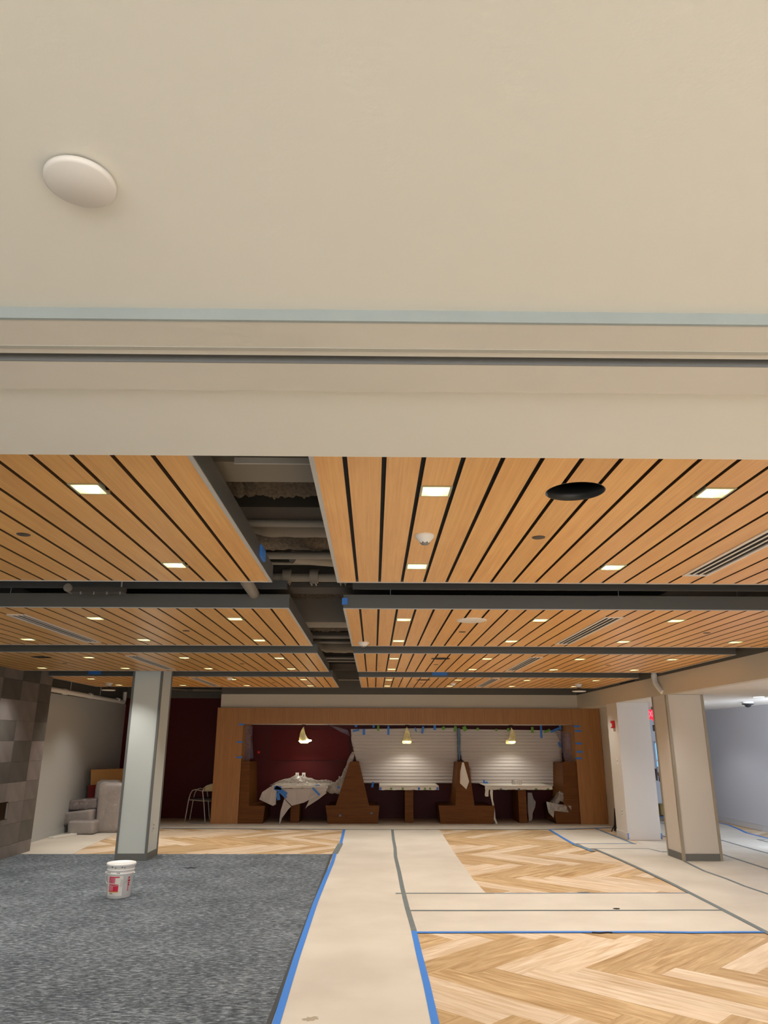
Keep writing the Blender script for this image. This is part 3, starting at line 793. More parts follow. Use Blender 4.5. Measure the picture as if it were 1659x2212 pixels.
# ================================================================= PLENUM (pipes, ducts and beams above the gap)
def pipe_x(py0, py1, z, name, label, cat, mat, x0=-3.1, x1=2.6, kind='pipe', rough=0, group=None):
    """horizontal member across the room whose underside spans photo rows py0..py1"""
    a = atz(700, py1, z).y; b = atz(700, py0, z).y
    yc = (a+b)/2; h = abs(b-a)
    if kind == 'pipe':
        d = ray(700, (py0+py1)/2).normalized()
        dist = (atz(700, (py0+py1)/2, z)-Vector((0, 0, CAMZ))).length
        r = abs(py1-py0)/FPX*dist*.5*.98
        n = 12
        o = MB().tube([(x0, yc, z+r), (x1, yc, z+r)], r, 14).build(name, mat)
    elif kind == 'rough':
        mb = MB(); rr = random.Random(int(py0))
        def fn(u, v):
            ang = math.pi*(v*1.0); x = x0+(x1-x0)*u
            k = 1+.08*(noise.noise(Vector((x*14, v*6, py0)))) + .12*noise.noise(Vector((x*60, v*16, py0)))
            return (x, yc-math.cos(ang)*h*.55*k, z+.08*0+ (h*.5)*(1-math.sin(ang)*k)+.01)
        mb.grid(fn, 220, 10)
        mb.box(x0, x1, yc-h*.3, yc+h*.3, z+h*.45, z+h*.45+.12)
        o = mb.build(name, mat)
    elif kind == 'wrap':
        def fn(u, v):
            ang = 2*math.pi*v; x = x0+(x1-x0)*u
            pin = 1-.22*math.exp(-((((x+.42) % .9)-.45)/.05)**2)
            k = pin*(1+.10*noise.noise(Vector((x*9, math.cos(ang)*2, math.sin(ang)*2+py0))))
            return (x, yc+math.cos(ang)*h*.36*k, z+h*.36+math.sin(ang)*h*.36*k)
        o = MB().grid(fn, 160, 16).build(name, mat)
    else:
        o = MB().box(x0, x1, a, b, z, z+.3).build(name, mat)
    MB().tube([(x0+.15, yc, z+.02), (x0+.15, yc, ZD)], .006, 6).build('hanger_rod', M['trim_grey'], o)
    return tag(o, label, cat, group)
beam = pipe_x(999, 1042, 2.97, 'steel_beam', 'painted flat steel beam seen highest in the open service gap', 'beam', M['pipe'], -1.6, .4, 'box')
MB().box(-.62, -.30, 3.17, 3.20, 3.0, 3.06).build('bracket', M['trim_grey'], beam)
MB().box(-.66, -.24, 3.215, 3.225, 2.94, 2.97).build('flange_strip', M['trim_grey'], beam)
fx = thing('control_box', (-.5, 3.0, 3.0), 'open metal control box with loose wires at the near end of the service gap', 'control box')
MB().box(-.88, -.40, 2.86, 3.14, 3.02, 3.2).build('box_body', M['fascia'], fx)
MB().box(-.42, -.33, 3.0, 3.08, 2.93, 3.0).build('connector', M['steel'], fx)
for k, (c, dx) in enumerate((('plastic_white', 0), ('alarm_red', .03), ('plastic_black', -.03))):
    MB().tube([(-.78+dx, 3.02, 3.02), (-.70+dx, 3.05, 2.96), (-.6, 3.06, 2.945-.006*k), (-.5-dx, 3.05, 2.965), (-.42, 3.04, 3.0)], .003, 6).build('wire', M[c], fx)
pipe_x(1046, 1094, 3.22, 'fireproofed_beam', 'rough sprayed beam just behind the flat painted beam in the service gap', 'beam', M['fuzzy'], -2.2, .9, 'rough')
pipe_x(1096, 1128, 3.2, 'wrapped_duct', 'dark wrapped duct crossing the service gap before the pale pipe', 'duct', M['duct'], -2.4, 1.1, 'box')
pipe_x(1130, 1147, 2.98, 'sprinkler_pipe', 'straight pale pipe crossing the near end of the service gap', 'pipe', M['pipe'], group='pipes across the service gap')
pipe_x(1148, 1171, 3.10, 'insulated_pipe', 'pinched white insulated pipe behind the straight pale pipe', 'pipe', M['wrap'], kind='wrap')
pipe_x(1178, 1199, 3.12, 'fireproofed_beam', 'speckled sprayed beam between two pale pipes in the nearest gap', 'beam', M['fuzzy'], kind='rough')
pipe_x(1200, 1216, 3.0, 'water_pipe', 'broad pale pipe in front of the thin pipe in the nearest gap', 'pipe', M['pipe'])
pipe_x(1217, 1224, 3.05, 'conduit', 'thin pale pipe behind the broad pale pipe', 'pipe', M['pipe'])
pb = pipe_x(1247, 1266, 3.0, 'drain_pipe', 'large pale pipe with bolted couplings beyond the nearest ceiling panels', 'pipe', M['pipe'])
yb = atz(700, 1256, 3.0).y
for xx in (-.78, -.55, -.30):
    MB().tube([(xx, yb, 3.045), (xx+.07, yb, 3.045)], .062, 14).build('coupling', M['pipe'], pb)
    for s_ in (-1, 1): MB().tube([(xx+.035+s_*.02, yb-.07, 2.975), (xx+.035+s_*.02, yb+.03, 2.975)], .008, 6).build('bolt', M['steel'], pb)
tag(MB().tube([(-.62, 5.4, 3.03), (-.45, 5.55, 3.05), (.3, 6.1, 3.12), (.9, 6.6, 3.14)], .05, 12).build('drain_pipe', M['pipe']), 'slanting pale pipe branch rising right beyond the nearest ceiling panels', 'pipe')
pipe_x(1269, 1283, 2.98, 'square_duct', 'long pale flat duct above the gap between first and second panels', 'duct', M['duct'], kind='box')
pipe_x(1293, 1306, 3.25, 'fireproofed_beam', 'rough sprayed beam seen over the second pair of ceiling panels', 'beam', M['fuzzy'], kind='rough')
pipe_x(1308, 1343, 3.3, 'dark_duct', 'large dark duct over the middle of the service gap', 'duct', M['strut'], -2, 1.2, kind='box')
pipe_x(1344, 1356, 3.0, 'flat_rail', 'pale flat rail crossing the gap with a hanging clamp', 'rail', M['pipe'], kind='box')
pipe_x(1360, 1369, 3.15, 'fireproofed_beam', 'rough sprayed beam behind the pale flat rail', 'beam', M['fuzzy'], kind='rough')
pipe_x(1375, 1384, 3.0, 'water_pipe', 'upper of the paired pipes before the third ceiling panels', 'pipe', M['pipe'])
pipe_x(1387, 1393, 2.98, 'water_pipe', 'lower of the paired pipes before the third ceiling panels', 'pipe', M['pipe'])
pipe_x(1407, 1413, 3.1, 'insulated_pipe', 'lumpy insulated pipe over the third ceiling panels', 'pipe', M['wrap'], kind='wrap')
pipe_x(1421, 1427, 2.98, 'water_pipe', 'pipe over the third ceiling panels, nearer of two', 'pipe', M['pipe'])
pipe_x(1428, 1432, 3.0, 'conduit', 'thin pipe over the third ceiling panels, farther of two', 'pipe', M['pipe'])
pipe_x(1434, 1449, 3.1, 'square_duct', 'broad flat duct at the far end of the service gap', 'duct', M['duct'], kind='box')
pipe_x(1468, 1472, 3.0, 'conduit', 'last thin pipe before the far bulkhead', 'pipe', M['pipe'])
# strut post, cable and angled pipe
tag(MB().box(-1.06, -.93, 3.5, 4.6, 3.02, 3.10).build('strut_beam', M['pipe']), 'pale strut running away from the flat beam along the left ceiling panel', 'beam')
tag(MB().tube([(-.86, 3.6, 3.0), (-.84, 3.9, 2.97), (-.86, 4.2, 2.99), (-.92, 4.5, 3.05)], .012, 8).build('cable', M['plastic_white']), 'looped white cable hanging beside the pale strut', 'cable')
a = aty(532, 1262, 5.3); b = aty(553, 1293, 6.3)
tag(MB().tube([(a.x, 5.1, a.z+.07), (a.x, 5.3, a.z+.02), (b.x, 6.25, ZC+.135)], .045, 14).build('angled_pipe', M['pipe']), 'pale angled pipe end resting over the second left ceiling panel', 'pipe')
# channels and hangers in the first cross gap
ch = tag(MB().box(-4.75, -.72, 5.95, 5.99, 2.90, 2.965).build('strut_channel', M['strut']), 'dark steel channel over the cross gap on the left', 'channel')
ch2 = tag(MB().box(-.18, 4.5, 5.95, 5.99, 2.90, 2.965).build('strut_channel', M['strut']), 'dark steel channel over the cross gap on the right', 'channel')
for xx in (-4.5, -3.1, -2.2, -1.0): MB().box(xx, xx+.04, 5.94, 5.98, 2.965, 3.1).build('hanger', M['trim_grey'], ch)
for xx in (.05, 1.2, 2.6, 3.6): MB().box(xx, xx+.04, 5.94, 5.98, 2.965, 3.1).build('hanger', M['trim_grey'], ch2)
rk = thing('fixture_rail', (-2.6, 5.6, 2.9), 'grey perforated rail with a round end in the left cross gap', 'rail')
pa = aty(150, 1274, 5.6); pb_ = aty(268, 1275, 5.6)
MB().box(pa.x, pb_.x, 5.58, 5.66, pa.z-.02, pa.z+.02).build('rail_body', M['duct'], rk)
MB().tube([(pa.x, 5.56, pa.z+.01), (pa.x, 5.64, pa.z+.01)], .032, 18).build('round_end', M['pipe'], rk)
MB().tube([(pb_.x-.03, 5.62, pa.z), (pb_.x-.03, 5.62, ZD)], .006, 6).build('hanger_rod', M['trim_grey'], rk)
for k in range(4): MB().tube([(pa.x+.1+k*.1, 5.57, pa.z-.02), (pa.x+.1+k*.1, 5.57, pa.z-.04)], .008, 6).build('screw', M['steel'], rk)
tag(MB().grid(lambda u, v: (1.15+1.1*u, 5.45+.02*math.cos(6.28*v), 2.93+.03*math.sin(6.28*v)-.03*math.sin(math.pi*u)), 20, 8).tube([(1.15, 5.45, 2.93), (1.15, 5.45, ZD)], .006, 6).tube([(2.25, 5.45, 2.93), (2.25, 5.45, ZD)], .006, 6).build('white_hose', M['pipe']), 'pale flattened hose sagging in the right cross gap', 'hose')

# ================================================================= NEAR CEILING DISC
t = thing('ceiling_cover', (-.467, .955, ZN), 'round white cover plate alone on the plain near ceiling', 'cover plate')
MB().lathe([(.048, 0), (.054, -.004), (.054, -.010), (.050, -.013), (0, -.0135)], 64).build('plate', M['plate'], t).location = (0, 0, -.004)
MB().lathe([(.035, .004), (.035, -.004)], 32).build('neck', M['plastic_white'], t).location = (0, 0, 0)
# fixtures behind the camera
for i, x in enumerate((-4, -1.6, 1.0, 3.6, 6.2)):
    for j, y in enumerate((-2.9, -.9)):
        t = thing('round_downlight', (x, y, ZN), 'round downlight behind the viewpoint, %s row, %s from the left' % (('rear', 'front')[j], ('first', 'second', 'third', 'fourth', 'fifth')[i]), 'ceiling light', 'round downlights behind the viewpoint')
        MB().lathe([(.085, 0), (.085, -.004), (.07, -.004), (.05, .03)], 24).build('trim', M['plastic_white'], t).location = (0, 0, 0)
        MB().lathe([(.05, -.002), (0, -.002)], 24).build('lens', M['lens'], t).location = (0, 0, 0)
        spot('round_downlight_beam', (0, 0, -.02), 92, (1, .94, .86), 135, t, .05)

# ================================================================= COLUMNS
def column(name, x0, x1, y0, y1, zt, mf, ms, trim, tw_, base, label, bh=.1):
    t = thing(name, ((x0+x1)/2, (y0+y1)/2, 0), label, 'pillar')
    MB().box(x0, x1, y0, y1, 0, zt).build('shaft', mf, t)
    if base:
        e = .008
        mb = MB(); mb.box(x0-e, x1+e, y0-e, y0, 0, bh); mb.box(x0-e, x0, y0, y1, 0, bh); mb.box(x1, x1+e, y0, y1, 0, bh); mb.box(x0-e, x1+e, y1, y1+e, 0, bh)
        mb.build('base', base, t)
    if trim:
        g = .006; e = .012
        for cx, sx in ((x0, 1), (x1, -1)):
            for cy, sy in ((y0, 1), (y1, -1)):
                mb = MB()
                xs = sorted((cx-sx*e, cx+sx*tw_)); ys = sorted((cy-sy*e, cy-sy*0))
                mb.box(xs[0], xs[1], ys[0], ys[1], 0, zt)
                xs = sorted((cx-sx*e, cx)); ys = sorted((cy, cy+sy*tw_))
                mb.box(xs[0], xs[1], ys[0], ys[1], 0, zt)
                mb.build('corner_guard', trim, t)
    return t
cl_ = column('pillar', -3.825, -3.375, 12.0, 12.57, ZD-.005, M['column_grey'], None, M['base_grey'], .022, M['base_grey'], 'left pillar with pale grey faces, dark corner guards and grey rubber base', .105)
cr_ = column('pillar', 4.66, 5.24, 12.0, 12.6, 2.428, M['column_white'], None, M['col_trim'], .028, M['base_grey'], 'nearer right white pillar with metal corner guards and dark grey base', .105)
c2_ = column('pillar', 4.65, 5.26, 14.48, 15.12, 2.428, M['column_white'], None, None, 0, M['column_white'], 'farther right white pillar carrying a fire alarm and outlets', .12)
for xx in (4.65, 5.26):
    for k in range(4):
        o = MB().box(xx-.012, xx+.012, 14.464, 14.474, .02+k*.026, .038+k*.026).build('tape', M['blue_tape'], c2_); o['label'] = 'blue masking tape'
# outlets etc. on pillars and walls
def plate_x(name, X, y, z, w, h, sgn, label, cat, slots=2, m='plastic_white'):
    t = thing(name, (X, y, z), label, cat)
    MB().box(*sorted((0, sgn*.006)), -w/2, w/2, -h/2, h/2).build('plate', M[m], t, (0,0,0)).location = (0, 0, 0)
    for k in range(slots):
        zz = (k-(slots-1)/2)*h*.42
        MB().box(*sorted((sgn*.005, sgn*.0075)), -w*.22, w*.22, zz-h*.12, zz+h*.12).build('socket', M['ink_grey'], t, (0,0,0)).location = (0, 0, 0)
    return t
plate_x('outlet', -3.373, 12.25, .45, .075, .12, 1, 'white wall outlet low on the left pillar side', 'outlet')
plate_x('outlet', 4.648, 14.67, .45, .075, .12, -1, 'white wall outlet low on the farther right pillar side', 'outlet')
plate_x('light_switch', 4.648, 14.70, 1.36, .07, .12, -1, 'white switch plate at mid height on the farther right pillar', 'switch', 1)
fa = thing('fire_alarm', (4.648, 14.73, 2.03), 'red fire alarm strobe high on the farther right pillar', 'fire alarm')
MB().box(-.045, 0, -.065, .065, -.07, .07).build('housing', M['alarm_red'], fa, bevel=.008).location = (0, 0, 0)
MB().box(-.06, -.045, -.03, .03, -.045, .02).build('strobe', M['plastic_white'], fa, bevel=.006).location = (0, 0, 0)
# elbow pipe and register at the beam
el = MB().tube([(4.60, 12.25, 2.79), (4.60, 12.25, 2.70), (4.60, 12.22, 2.62), (4.62, 12.15, 2.54), (4.645, 12.08, 2.47)], .042, 14).tube([(4.60, 12.25, 2.71), (4.60, 12.25, 2.76)], .05, 14)
tag(el.build('elbow_pipe', M['plastic_white']), 'white pipe elbow coming down the beam above the right pillar', 'pipe')
rg = thing('air_register', (4.645, 13.7, 2.755), 'small dark grille at the top of the beam on the right', 'air vent')
MB().box(4.635, 4.65, 13.25, 14.15, 2.735, 2.80).build('frame', M['fascia'], rg)
for k in range(6): MB().box(4.628, 4.636, 13.29+k*.14, 13.40+k*.14, 2.742, 2.792).build('louver', M['black'], rg)

# side room fixtures
def rdown(x, y, label):
    t = thing('round_downlight', (x, y, 2.43), label, 'ceiling light')
    MB().lathe([(.10, 0), (.10, -.005), (.085, -.006)], 28).build('trim', M['plastic_white'], t).location = (0, 0, 0)
    MB().lathe([(.085, -.006), (0, -.006)], 28).build('lens', M['lens_cool'], t).location = (0, 0, 0)
    spot('round_downlight_beam', (0, 0, -.03), 32, (.9, .95, 1), 130, t, .06)
rdown(6.41, 12.5, 'round cool white downlight in the low side ceiling on the right')
rdown(6.41, 16.3, 'round cool white downlight at the back of the side ceiling, behind the pillars')
t = thing('dome_camera', (7.0, 14.1, 2.43), 'small black dome camera on a white base under the side ceiling', 'camera')
MB().lathe([(.10, 0), (.10, -.03), (.09, -.035)], 28).build('base', M['plastic_white'], t).location = (0, 0, 0)
MB().lathe([(.105, -.035), (.10, -.05), (.06, -.055), (.05, -.085), (.02, -.1), (0, -.102)], 28).build('dome', M['plastic_black'], t).location = (0, 0, 0)
o = MB().lathe([(.05, 0), (.045, -.008), (0, -.01)], 20).build('ceiling_sprinkler', M['plastic_white']); o.location = (6.1, 13.9, 2.43)
tag(o, 'tiny white sprinkler cap on the side ceiling by the pillar', 'sprinkler')
# exit sign (letters)
def text_mesh(s, size, depth=0):
    cu = bpy.data.curves.new('lettering', 'FONT'); cu.body = s; cu.size = size; cu.extrude = depth
    cu.align_x = 'CENTER'; cu.align_y = 'CENTER'; cu.resolution_u = 2
    o = bpy.data.objects.new('lettering', cu); C.objects.link(o)
    bpy.context.view_layer.update()
    me = bpy.data.meshes.new_from_object(o)
    bpy.data.objects.remove(o)
    return me
ex = thing('exit_sign', (5.96, 16.2, 2.27), 'glowing red EXIT sign between the two right pillars', 'exit sign', rz=math.radians(-74))
MB().box(-.16, .16, -.02, .02, -.10, .10).build('housing', M['exit_red'], ex, bevel=.006).location = (0, 0, 0)
me = text_mesh('EXIT', .17, .002); me.materials.append(M['exit_letter'])
o = bpy.data.objects.new('lettering', me); C.objects.link(o); o.parent = ex; o.location = (0, -.023, .005); o.rotation_euler = (math.pi/2, 0, 0)
MB().tube([(0, 0, .10), (0, 0, .16)], .012, 8).build('stem', M['plastic_black'], ex).location = (0, 0, 0)
MB().box(.0, .12, -.01, .01, -.135, -.10).build('lower_glow', M['exit_red'], ex).location = (0, 0, 0)
# window in the far side wall
w1 = struct(MB().box(7.06, 7.42, 19.27, 19.30, 1.08, 1.12).box(7.06, 7.42, 19.27, 19.30, 1.68, 1.72).box(7.04, 7.08, 19.27, 19.30, 1.08, 1.72).box(7.40, 7.44, 19.27, 19.30, 1.08, 1.72).box(7.08, 7.40, 19.27, 19.30, 1.25, 1.29).build('window_2', M['side_wall']))
MB().box(7.08, 7.40, 19.285, 19.295, 1.29, 1.68).build('pane', M['sky_pane'], w1)
MB().box(7.08, 7.40, 19.285, 19.295, 1.12, 1.25).build('pane', M['sky_pane'], w1)
hr = thing('handrail', (7.2, 19.2, .95), 'brown wooden handrail on the far wall between the right pillars', 'handrail')
MB().box(6.99, 7.6, 19.16, 19.22, .92, .99).box(7.5, 7.56, 19.22, 19.3, .93, .98).build('rail', M['brown_wood'], hr, bevel=.008)
MB().tube([(7.0, 19.18, .80), (7.0, 19.18, 1.08)], [.02, .03], 10).build('bracket', M['cap_brown'], hr)
dr = struct(MB().prism([(6.50, 17.60), (6.54, 17.585), (6.87, 18.49), (6.83, 18.505)], 0, 2.1).build('door_1', M['brown_wood']))
MB().box(6.52, 6.58, 17.70, 17.80, 1.95, 2.09).build('door_closer', M['cap_brown'], dr)
MB().box(6.52, 6.60, 17.65, 17.75, .85, 1.0).build('door_handle', M['cap_brown'], dr)
tag(MB().box(6.95, 7.45, 19.0, 19.28, .03, .27).build('plywood_box', M['plywood'], bevel=.005), 'ochre plywood box on the floor under the handrail', 'box')
o = MB().box(6.6, 7.6, 18.78, 18.95, .002, .008).build('tape', M['blue_tape'], pH); o['label'] = 'bright blue masking tape'

# black folded stand behind the farther pillar
bs = thing('folded_stand', (4.86, 15.75, 0), 'black folded stand with splayed feet behind the farther right pillar', 'stand')
MB().prism([(-.07, .0), (.07, 0), (.045, .20), (.035, .40), (-.025, .42)], -.03, .03, 0, 'y').build('body', M['plastic_black'], bs).location = (0, 0, .02)
for dx, dy in ((-.13, -.02), (-.06, -.10), (.08, -.12), (.12, .05)):
    MB().tube([(0, 0, .26), (dx*.5, dy*.5, .12), (dx, dy, .012)], .012, 7).build('leg', M['plastic_black'], bs).location = (0, 0, 0)

# ================================================================= SPRINKLER PIPES ON THE LEFT
sp = thing('sprinkler_pipe', (-5.85, 15, 2.6), 'white sprinkler pipe with couplings high along the grey left wall', 'pipe')
MB().tube([(-5.84, 13.1, 2.60), (-5.84, 17.6, 2.57)], .045, 14).tube([(-5.84, 17.6, 2.57), (-5.84, 17.75, 2.56), (-5.84, 17.8, 2.62), (-5.84, 17.8, 2.8)], .045, 14).build('pipe_run', M['plastic_white'], sp)
for y in (14.3, 15.6, 17.3): MB().tube([(-5.84, y, 2.59), (-5.84, y+.12, 2.59)], .056, 14).build('coupling', M['plastic_white'], sp)
for y in (14.6, 16.2): MB().tube([(-5.84, y, 2.63), (-5.84, y, 3.4)], .006, 6).build('hanger', M['trim_grey'], sp)
s2 = thing('sprinkler_pipe', (-4.3, 18.3, 2.8), 'grey pipe high in front of the dark red wall', 'pipe')
MB().tube([(-4.95, 16.9, 2.86), (-4.5, 18.2, 2.88)], .03, 10).tube([(-4.5, 18.2, 2.88), (-3.5, 18.25, 2.88)], .035, 10).build('pipe_run', M['pipe'], s2)
MB().tube([(-4.48, 18.2, 2.88), (-4.36, 18.2, 2.88)], .055, 12).build('coupling', M['fascia'], s2)

# ================================================================= BOOTH PORTAL
PY = 17.20
por = thing('wood_portal', (.8, PY, 0), 'big light wood veneer portal framing the dark booth recess', 'portal')
MB().box(-3.52, -2.93, PY, 18.40, 0, 2.43).build('left_panel', M['veneer'], por)
MB().box(4.52, 5.12, PY, 18.40, 0, 2.43).build('right_panel', M['veneer'], por)
MB().box(-2.93, 4.52, PY, 17.31, 2.082, 2.43).build('header_panel', M['veneer'], por)
def ptape(x, z, w=.13, h=.035, m='blue_tape'):
    o = MB().box(x-w/2, x+w/2, PY-.004, PY, z-h/2, z+h/2).build('tape', M[m], por); o['label'] = 'blue masking tape'
for px, py in ((522, 1565), (518, 1603), (517, 1636)): p = aty(px, py, PY); ptape(p.x, p.z)
for px, py in ((1244, 1569), (1247, 1579), (1248, 1606), (1250, 1624), (1248, 1638)): p = aty(px, py, PY); ptape(p.x+.02, p.z, .15, .042)

# booth benches: veneer end panels with backrest behind
def bench(name, outline, xback, seats, label):
    """outline of the front end panel in (x, z); backrest trunk and seat boards run to the wall"""
    xs = [p[0] for p in outline]
    t = thing(name, ((min(xs)+max(xs))/2, 17.25, 0), label, 'booth bench')
    MB().prism(outline, 17.23, 17.27, 0, 'y').build('end_panel', M['booth_wood'], t, bevel=.002)
    MB().prism(xback, 17.27, 18.44, 0, 'y').build('backrest', M['booth_wood'], t)
    for x0, x1 in seats:
        MB().box(x0, x1, 17.27, 18.44, .335, .355).build('seat_board', M['booth_wood'], t)
        xm = x0 if abs(x0-sum(xs)/len(xs)) > abs(x1-sum(xs)/len(xs)) else x1
        MB().box(min(xm, xm), xm+.018, 17.27, 18.44, .04, .335).build('kickboard', M['booth_wood'], t)
    return t
bench('booth_bench', [(-2.925, .0), (-2.39, .0), (-2.36, .36), (-2.71, .36), (-2.74, 1.28), (-2.925, 1.28)], [(-2.925, .0), (-2.79, .0), (-2.72, .36), (-2.76, 1.26), (-2.925, 1.26)], [(-2.72, -2.41)],
      'single-sided wooden booth bench at the left end of the recess')
b1 = bench('booth_bench', [(-.98, 0), (.10, 0), (.14, .37), (-.09, .37), (-.32, 1.28), (-.52, 1.28), (-.82, .37), (-1.04, .37)], [(-.80, .36), (-.11, .36), (-.34, 1.26), (-.50, 1.26)], [(-1.0, -.8), (-.11, .08)],
      'T-shaped double wooden booth bench between left and middle tables')
b2 = bench('booth_bench', [(1.47, 0), (2.62, 0), (2.66, .37), (2.22, .37), (2.11, 1.28), (1.88, 1.28), (1.80, .37), (1.43, .37)], [(1.80, .36), (2.2, .36), (2.09, 1.26), (1.90, 1.26)], [(1.46, 1.8), (2.2, 2.6)],
      'T-shaped double wooden booth bench between middle and right tables')
bench('booth_bench', [(4.515, 0), (3.99, 0), (3.96, .36), (4.18, .36), (4.22, 1.28), (4.515, 1.28)], [(4.515, 0), (4.40, 0), (4.20, .36), (4.25, 1.26), (4.515, 1.26)], [(3.99, 4.2)],
      'single-sided wooden booth bench at the right end of the recess')
for px, py in ((735, 1762), (803, 1757)):
    p = aty(px, py, 17.23); o = blob('tape', (0, 0), .03, .022, 0, M['blue_tape_dark'], b1, px, 10, .002)
    o.location = (p.x-PL[b1.name].x, 17.228-17.25, p.z); o.rotation_euler = (math.pi/2, 0, 0); o['label'] = 'blue masking tape'
# red panel strip inside the recess and outlets on the back wall
rp_ = tag(MB().box(-2.45, -.60, 18.415, 18.445, 1.285, 1.98).build('wall_panel', M['red_panel']), 'dark red wall panel at the back of the left booth', 'wall panel')
for px, py in ((573, 1641), (628, 1642), (655, 1611), (678, 1643), (705, 1611), (729, 1641)):
    p = aty(px, py, 18.41); MB().tube([(p.x, 18.416, p.z), (p.x, 18.410, p.z)], .009, 8).build('screw', M['ink'], rp_)
for nm, px in (('left', 642), ('right', 656)):
    p = aty(px, 1675, 18.44)
    t = thing('outlet', (p.x, 18.445, p.z), '%s of two white outlets on the red wall over the left booth table' % nm, 'outlet')
    MB().box(-.04, .04, -.006, 0, -.062, .062).build('plate', M['plastic_white'], t, bevel=.002).location = (0, 0, 0)
    MB().box(-.010, .010, -.008, -.005, -.02, .02).build('socket', M['ink'] if nm == 'right' else M['ink_grey'], t).location = (0, 0, 0)
# tables
def table(name, x0, x1, lx0, lx1, label, zt=.745):
    t = thing(name, ((x0+x1)/2, 17.8, 0), label, 'table')
    MB().box(x0, x1, 17.32, 18.40, zt-.045, zt).build('tabletop', M['booth_wood'], t, bevel=.006)
    MB().box(lx0, lx1, 17.42, 18.2, 0.004, zt-.045).build('pedestal', M['booth_wood'], t, bevel=.004)
    MB().box(lx0-.15, lx1+.15, 17.6, 18.0, zt-.075, zt-.045).build('support', M['booth_wood'], t)
    return t
table('booth_table', -2.20, -1.02, -1.82, -1.62, 'left booth table under crumpled plastic and foam')
table('booth_table', .16, 1.42, .70, .89, 'middle booth table with a white wrapped top on a wooden slab leg')
table('booth_table', 2.50, 3.92, 3.22, 3.40, 'right booth table with a white wrapped top and a long hanging strip')
# covers
def cover(x0, x1, zt, label, drop=.06):
    def fn(u, v):
        # v: 0 front hem -> .15 edge -> 1 back
        x = x0+(x1-x0)*u
        wob = .006*math.sin(x*23)+.004*math.sin(x*51)
        if v < .15: return (x, 17.30+wob*.6, zt-drop*(1-v/.15)+wob*.5)
        return (x, 17.30+(18.42-17.30)*(v-.15)/.85, zt+.003+.002*math.sin(x*9+v*20))
    mb = MB().grid(fn, 60, 20)
    o = mb.build('table_cover', M['foam_white'], solid=.004)
    return tag(o, label, 'table cover')
tc1 = cover(-2.24, -1.0, .765, 'white foam sheet on the left booth table under the plastic', .05)
tc2 = cover(.13, 1.45, .77, 'white sheet taped over the middle booth table top', .085)
tc3 = cover(2.47, 3.97, .77, 'white sheet taped over the right booth table top', .075)
def bit(parent, px, py, Y, w, h, m, rot=0, lab=True):
    p = aty(px, py, Y)
    c, s_ = math.cos(rot), math.sin(rot)
    pts = [(p.x+a*c-b*s_, p.z+a*s_+b*c) for a, b in ((-w/2, -h/2), (w/2, -h/2), (w/2*.95, h/2), (-w/2, h/2))]
    o = MB().prism(pts, Y-.002, Y+.002, 0, 'y').build('tape', M[m], parent)
    o['label'] = ('green' if 'green' in m else 'blue')+' masking tape'
    return o
for px, m in ((845, 'green_tape'), (870, 'green_tape'), (905, 'blue_tape'), (918, 'green_tape'), (929, 'green_tape'), (822, 'blue_tape'), (945, 'blue_tape')):
    bit(tc2, px, 1703.5, 17.29, .045, .05 if 'blue' in m else .035, m)
for px, m in ((1082, 'blue_tape_dark'), (1121, 'blue_tape_dark'), (1158, 'green_tape'), (1184, 'green_tape')):
    bit(tc3, px, 1704.5, 17.29, .05, .03, m)
# hanging strips
def cloth_poly(name, px_pts, Y, mat, parent=None, label=None, cat=None, wav=.02, th=.003, sd=1, yy=None):
    pts = [aty(px, py, Y) for px, py in px_pts]
    dens = []
    for i in range(len(pts)):
        a, b = pts[i], pts[(i+1) % len(pts)]
        for k in range(3): dens.append(a.lerp(b, k/3))
    bm = bmesh.new()
    vs = [bm.verts.new((p.x, p.y+wav*math.sin(p.x*17+p.z*11+sd), p.z)) for p in dens]
    f = bm.faces.new(vs)
    bmesh.ops.triangulate(bm, faces=[f])
    me = bpy.data.meshes.new(name); bm.to_mesh(me); bm.free()
    me.materials.append(mat)
    o = link(name, me, parent, (0, 0, 0), solid=th)
    if cat: tag(o, label, cat)
    return o
def zpx(pts, s, ox, oy): return [(ox+x*s, oy+y*s) for x, y in pts]
S2, S4 = 270/1659, 300/1659
cloth_poly('foam_flap', zpx([(590, 1008), (1208, 998), (1195, 1050), (960, 1160), (900, 1190), (740, 1232), (650, 1140), (600, 1060)], S2, 510, 1540), 17.29, M['foam'], tc1)
cloth_poly('foam_flap', zpx([(350, 1050), (305, 1150), (490, 1232), (525, 1215), (540, 1040), (500, 985), (460, 975)], S2, 510, 1540), 17.27, M['foam'], tc1, wav=.03)
cloth_poly('foam_flap', zpx([(640, 1140), (590, 1300), (573, 1470), (585, 1472), (620, 1360), (730, 1240)], S2, 510, 1540), 17.285, M['foam'], tc1)
cloth_poly('foam_flap', zpx([(990, 1110), (920, 1270), (990, 1190), (1090, 1150), (1205, 1060), (1150, 1040)], S2, 510, 1540), 17.26, M['foam'], tc1)
cloth_poly('foam_flap', zpx([(440, 890), (435, 960), (465, 1120), (480, 1270), (510, 1330), (525, 1325), (498, 1255), (485, 1110), (462, 1000), (470, 930)], S4, 980, 1540), 17.285, M['foam_white'], tc3)
cloth_poly('foam_flap', zpx([(385, 870), (370, 985), (385, 1000), (415, 998), (420, 930), (440, 885)], S4, 980, 1540), 17.30, M['foam_white'], tc3)
cloth_poly('foam_flap', zpx([(880, 950), (935, 955), (940, 1010), (978, 1060), (970, 1130), (945, 1200), (940, 1275), (900, 1300), (885, 1180)], S4, 980, 1540), 17.9, M['foam'], tc3)
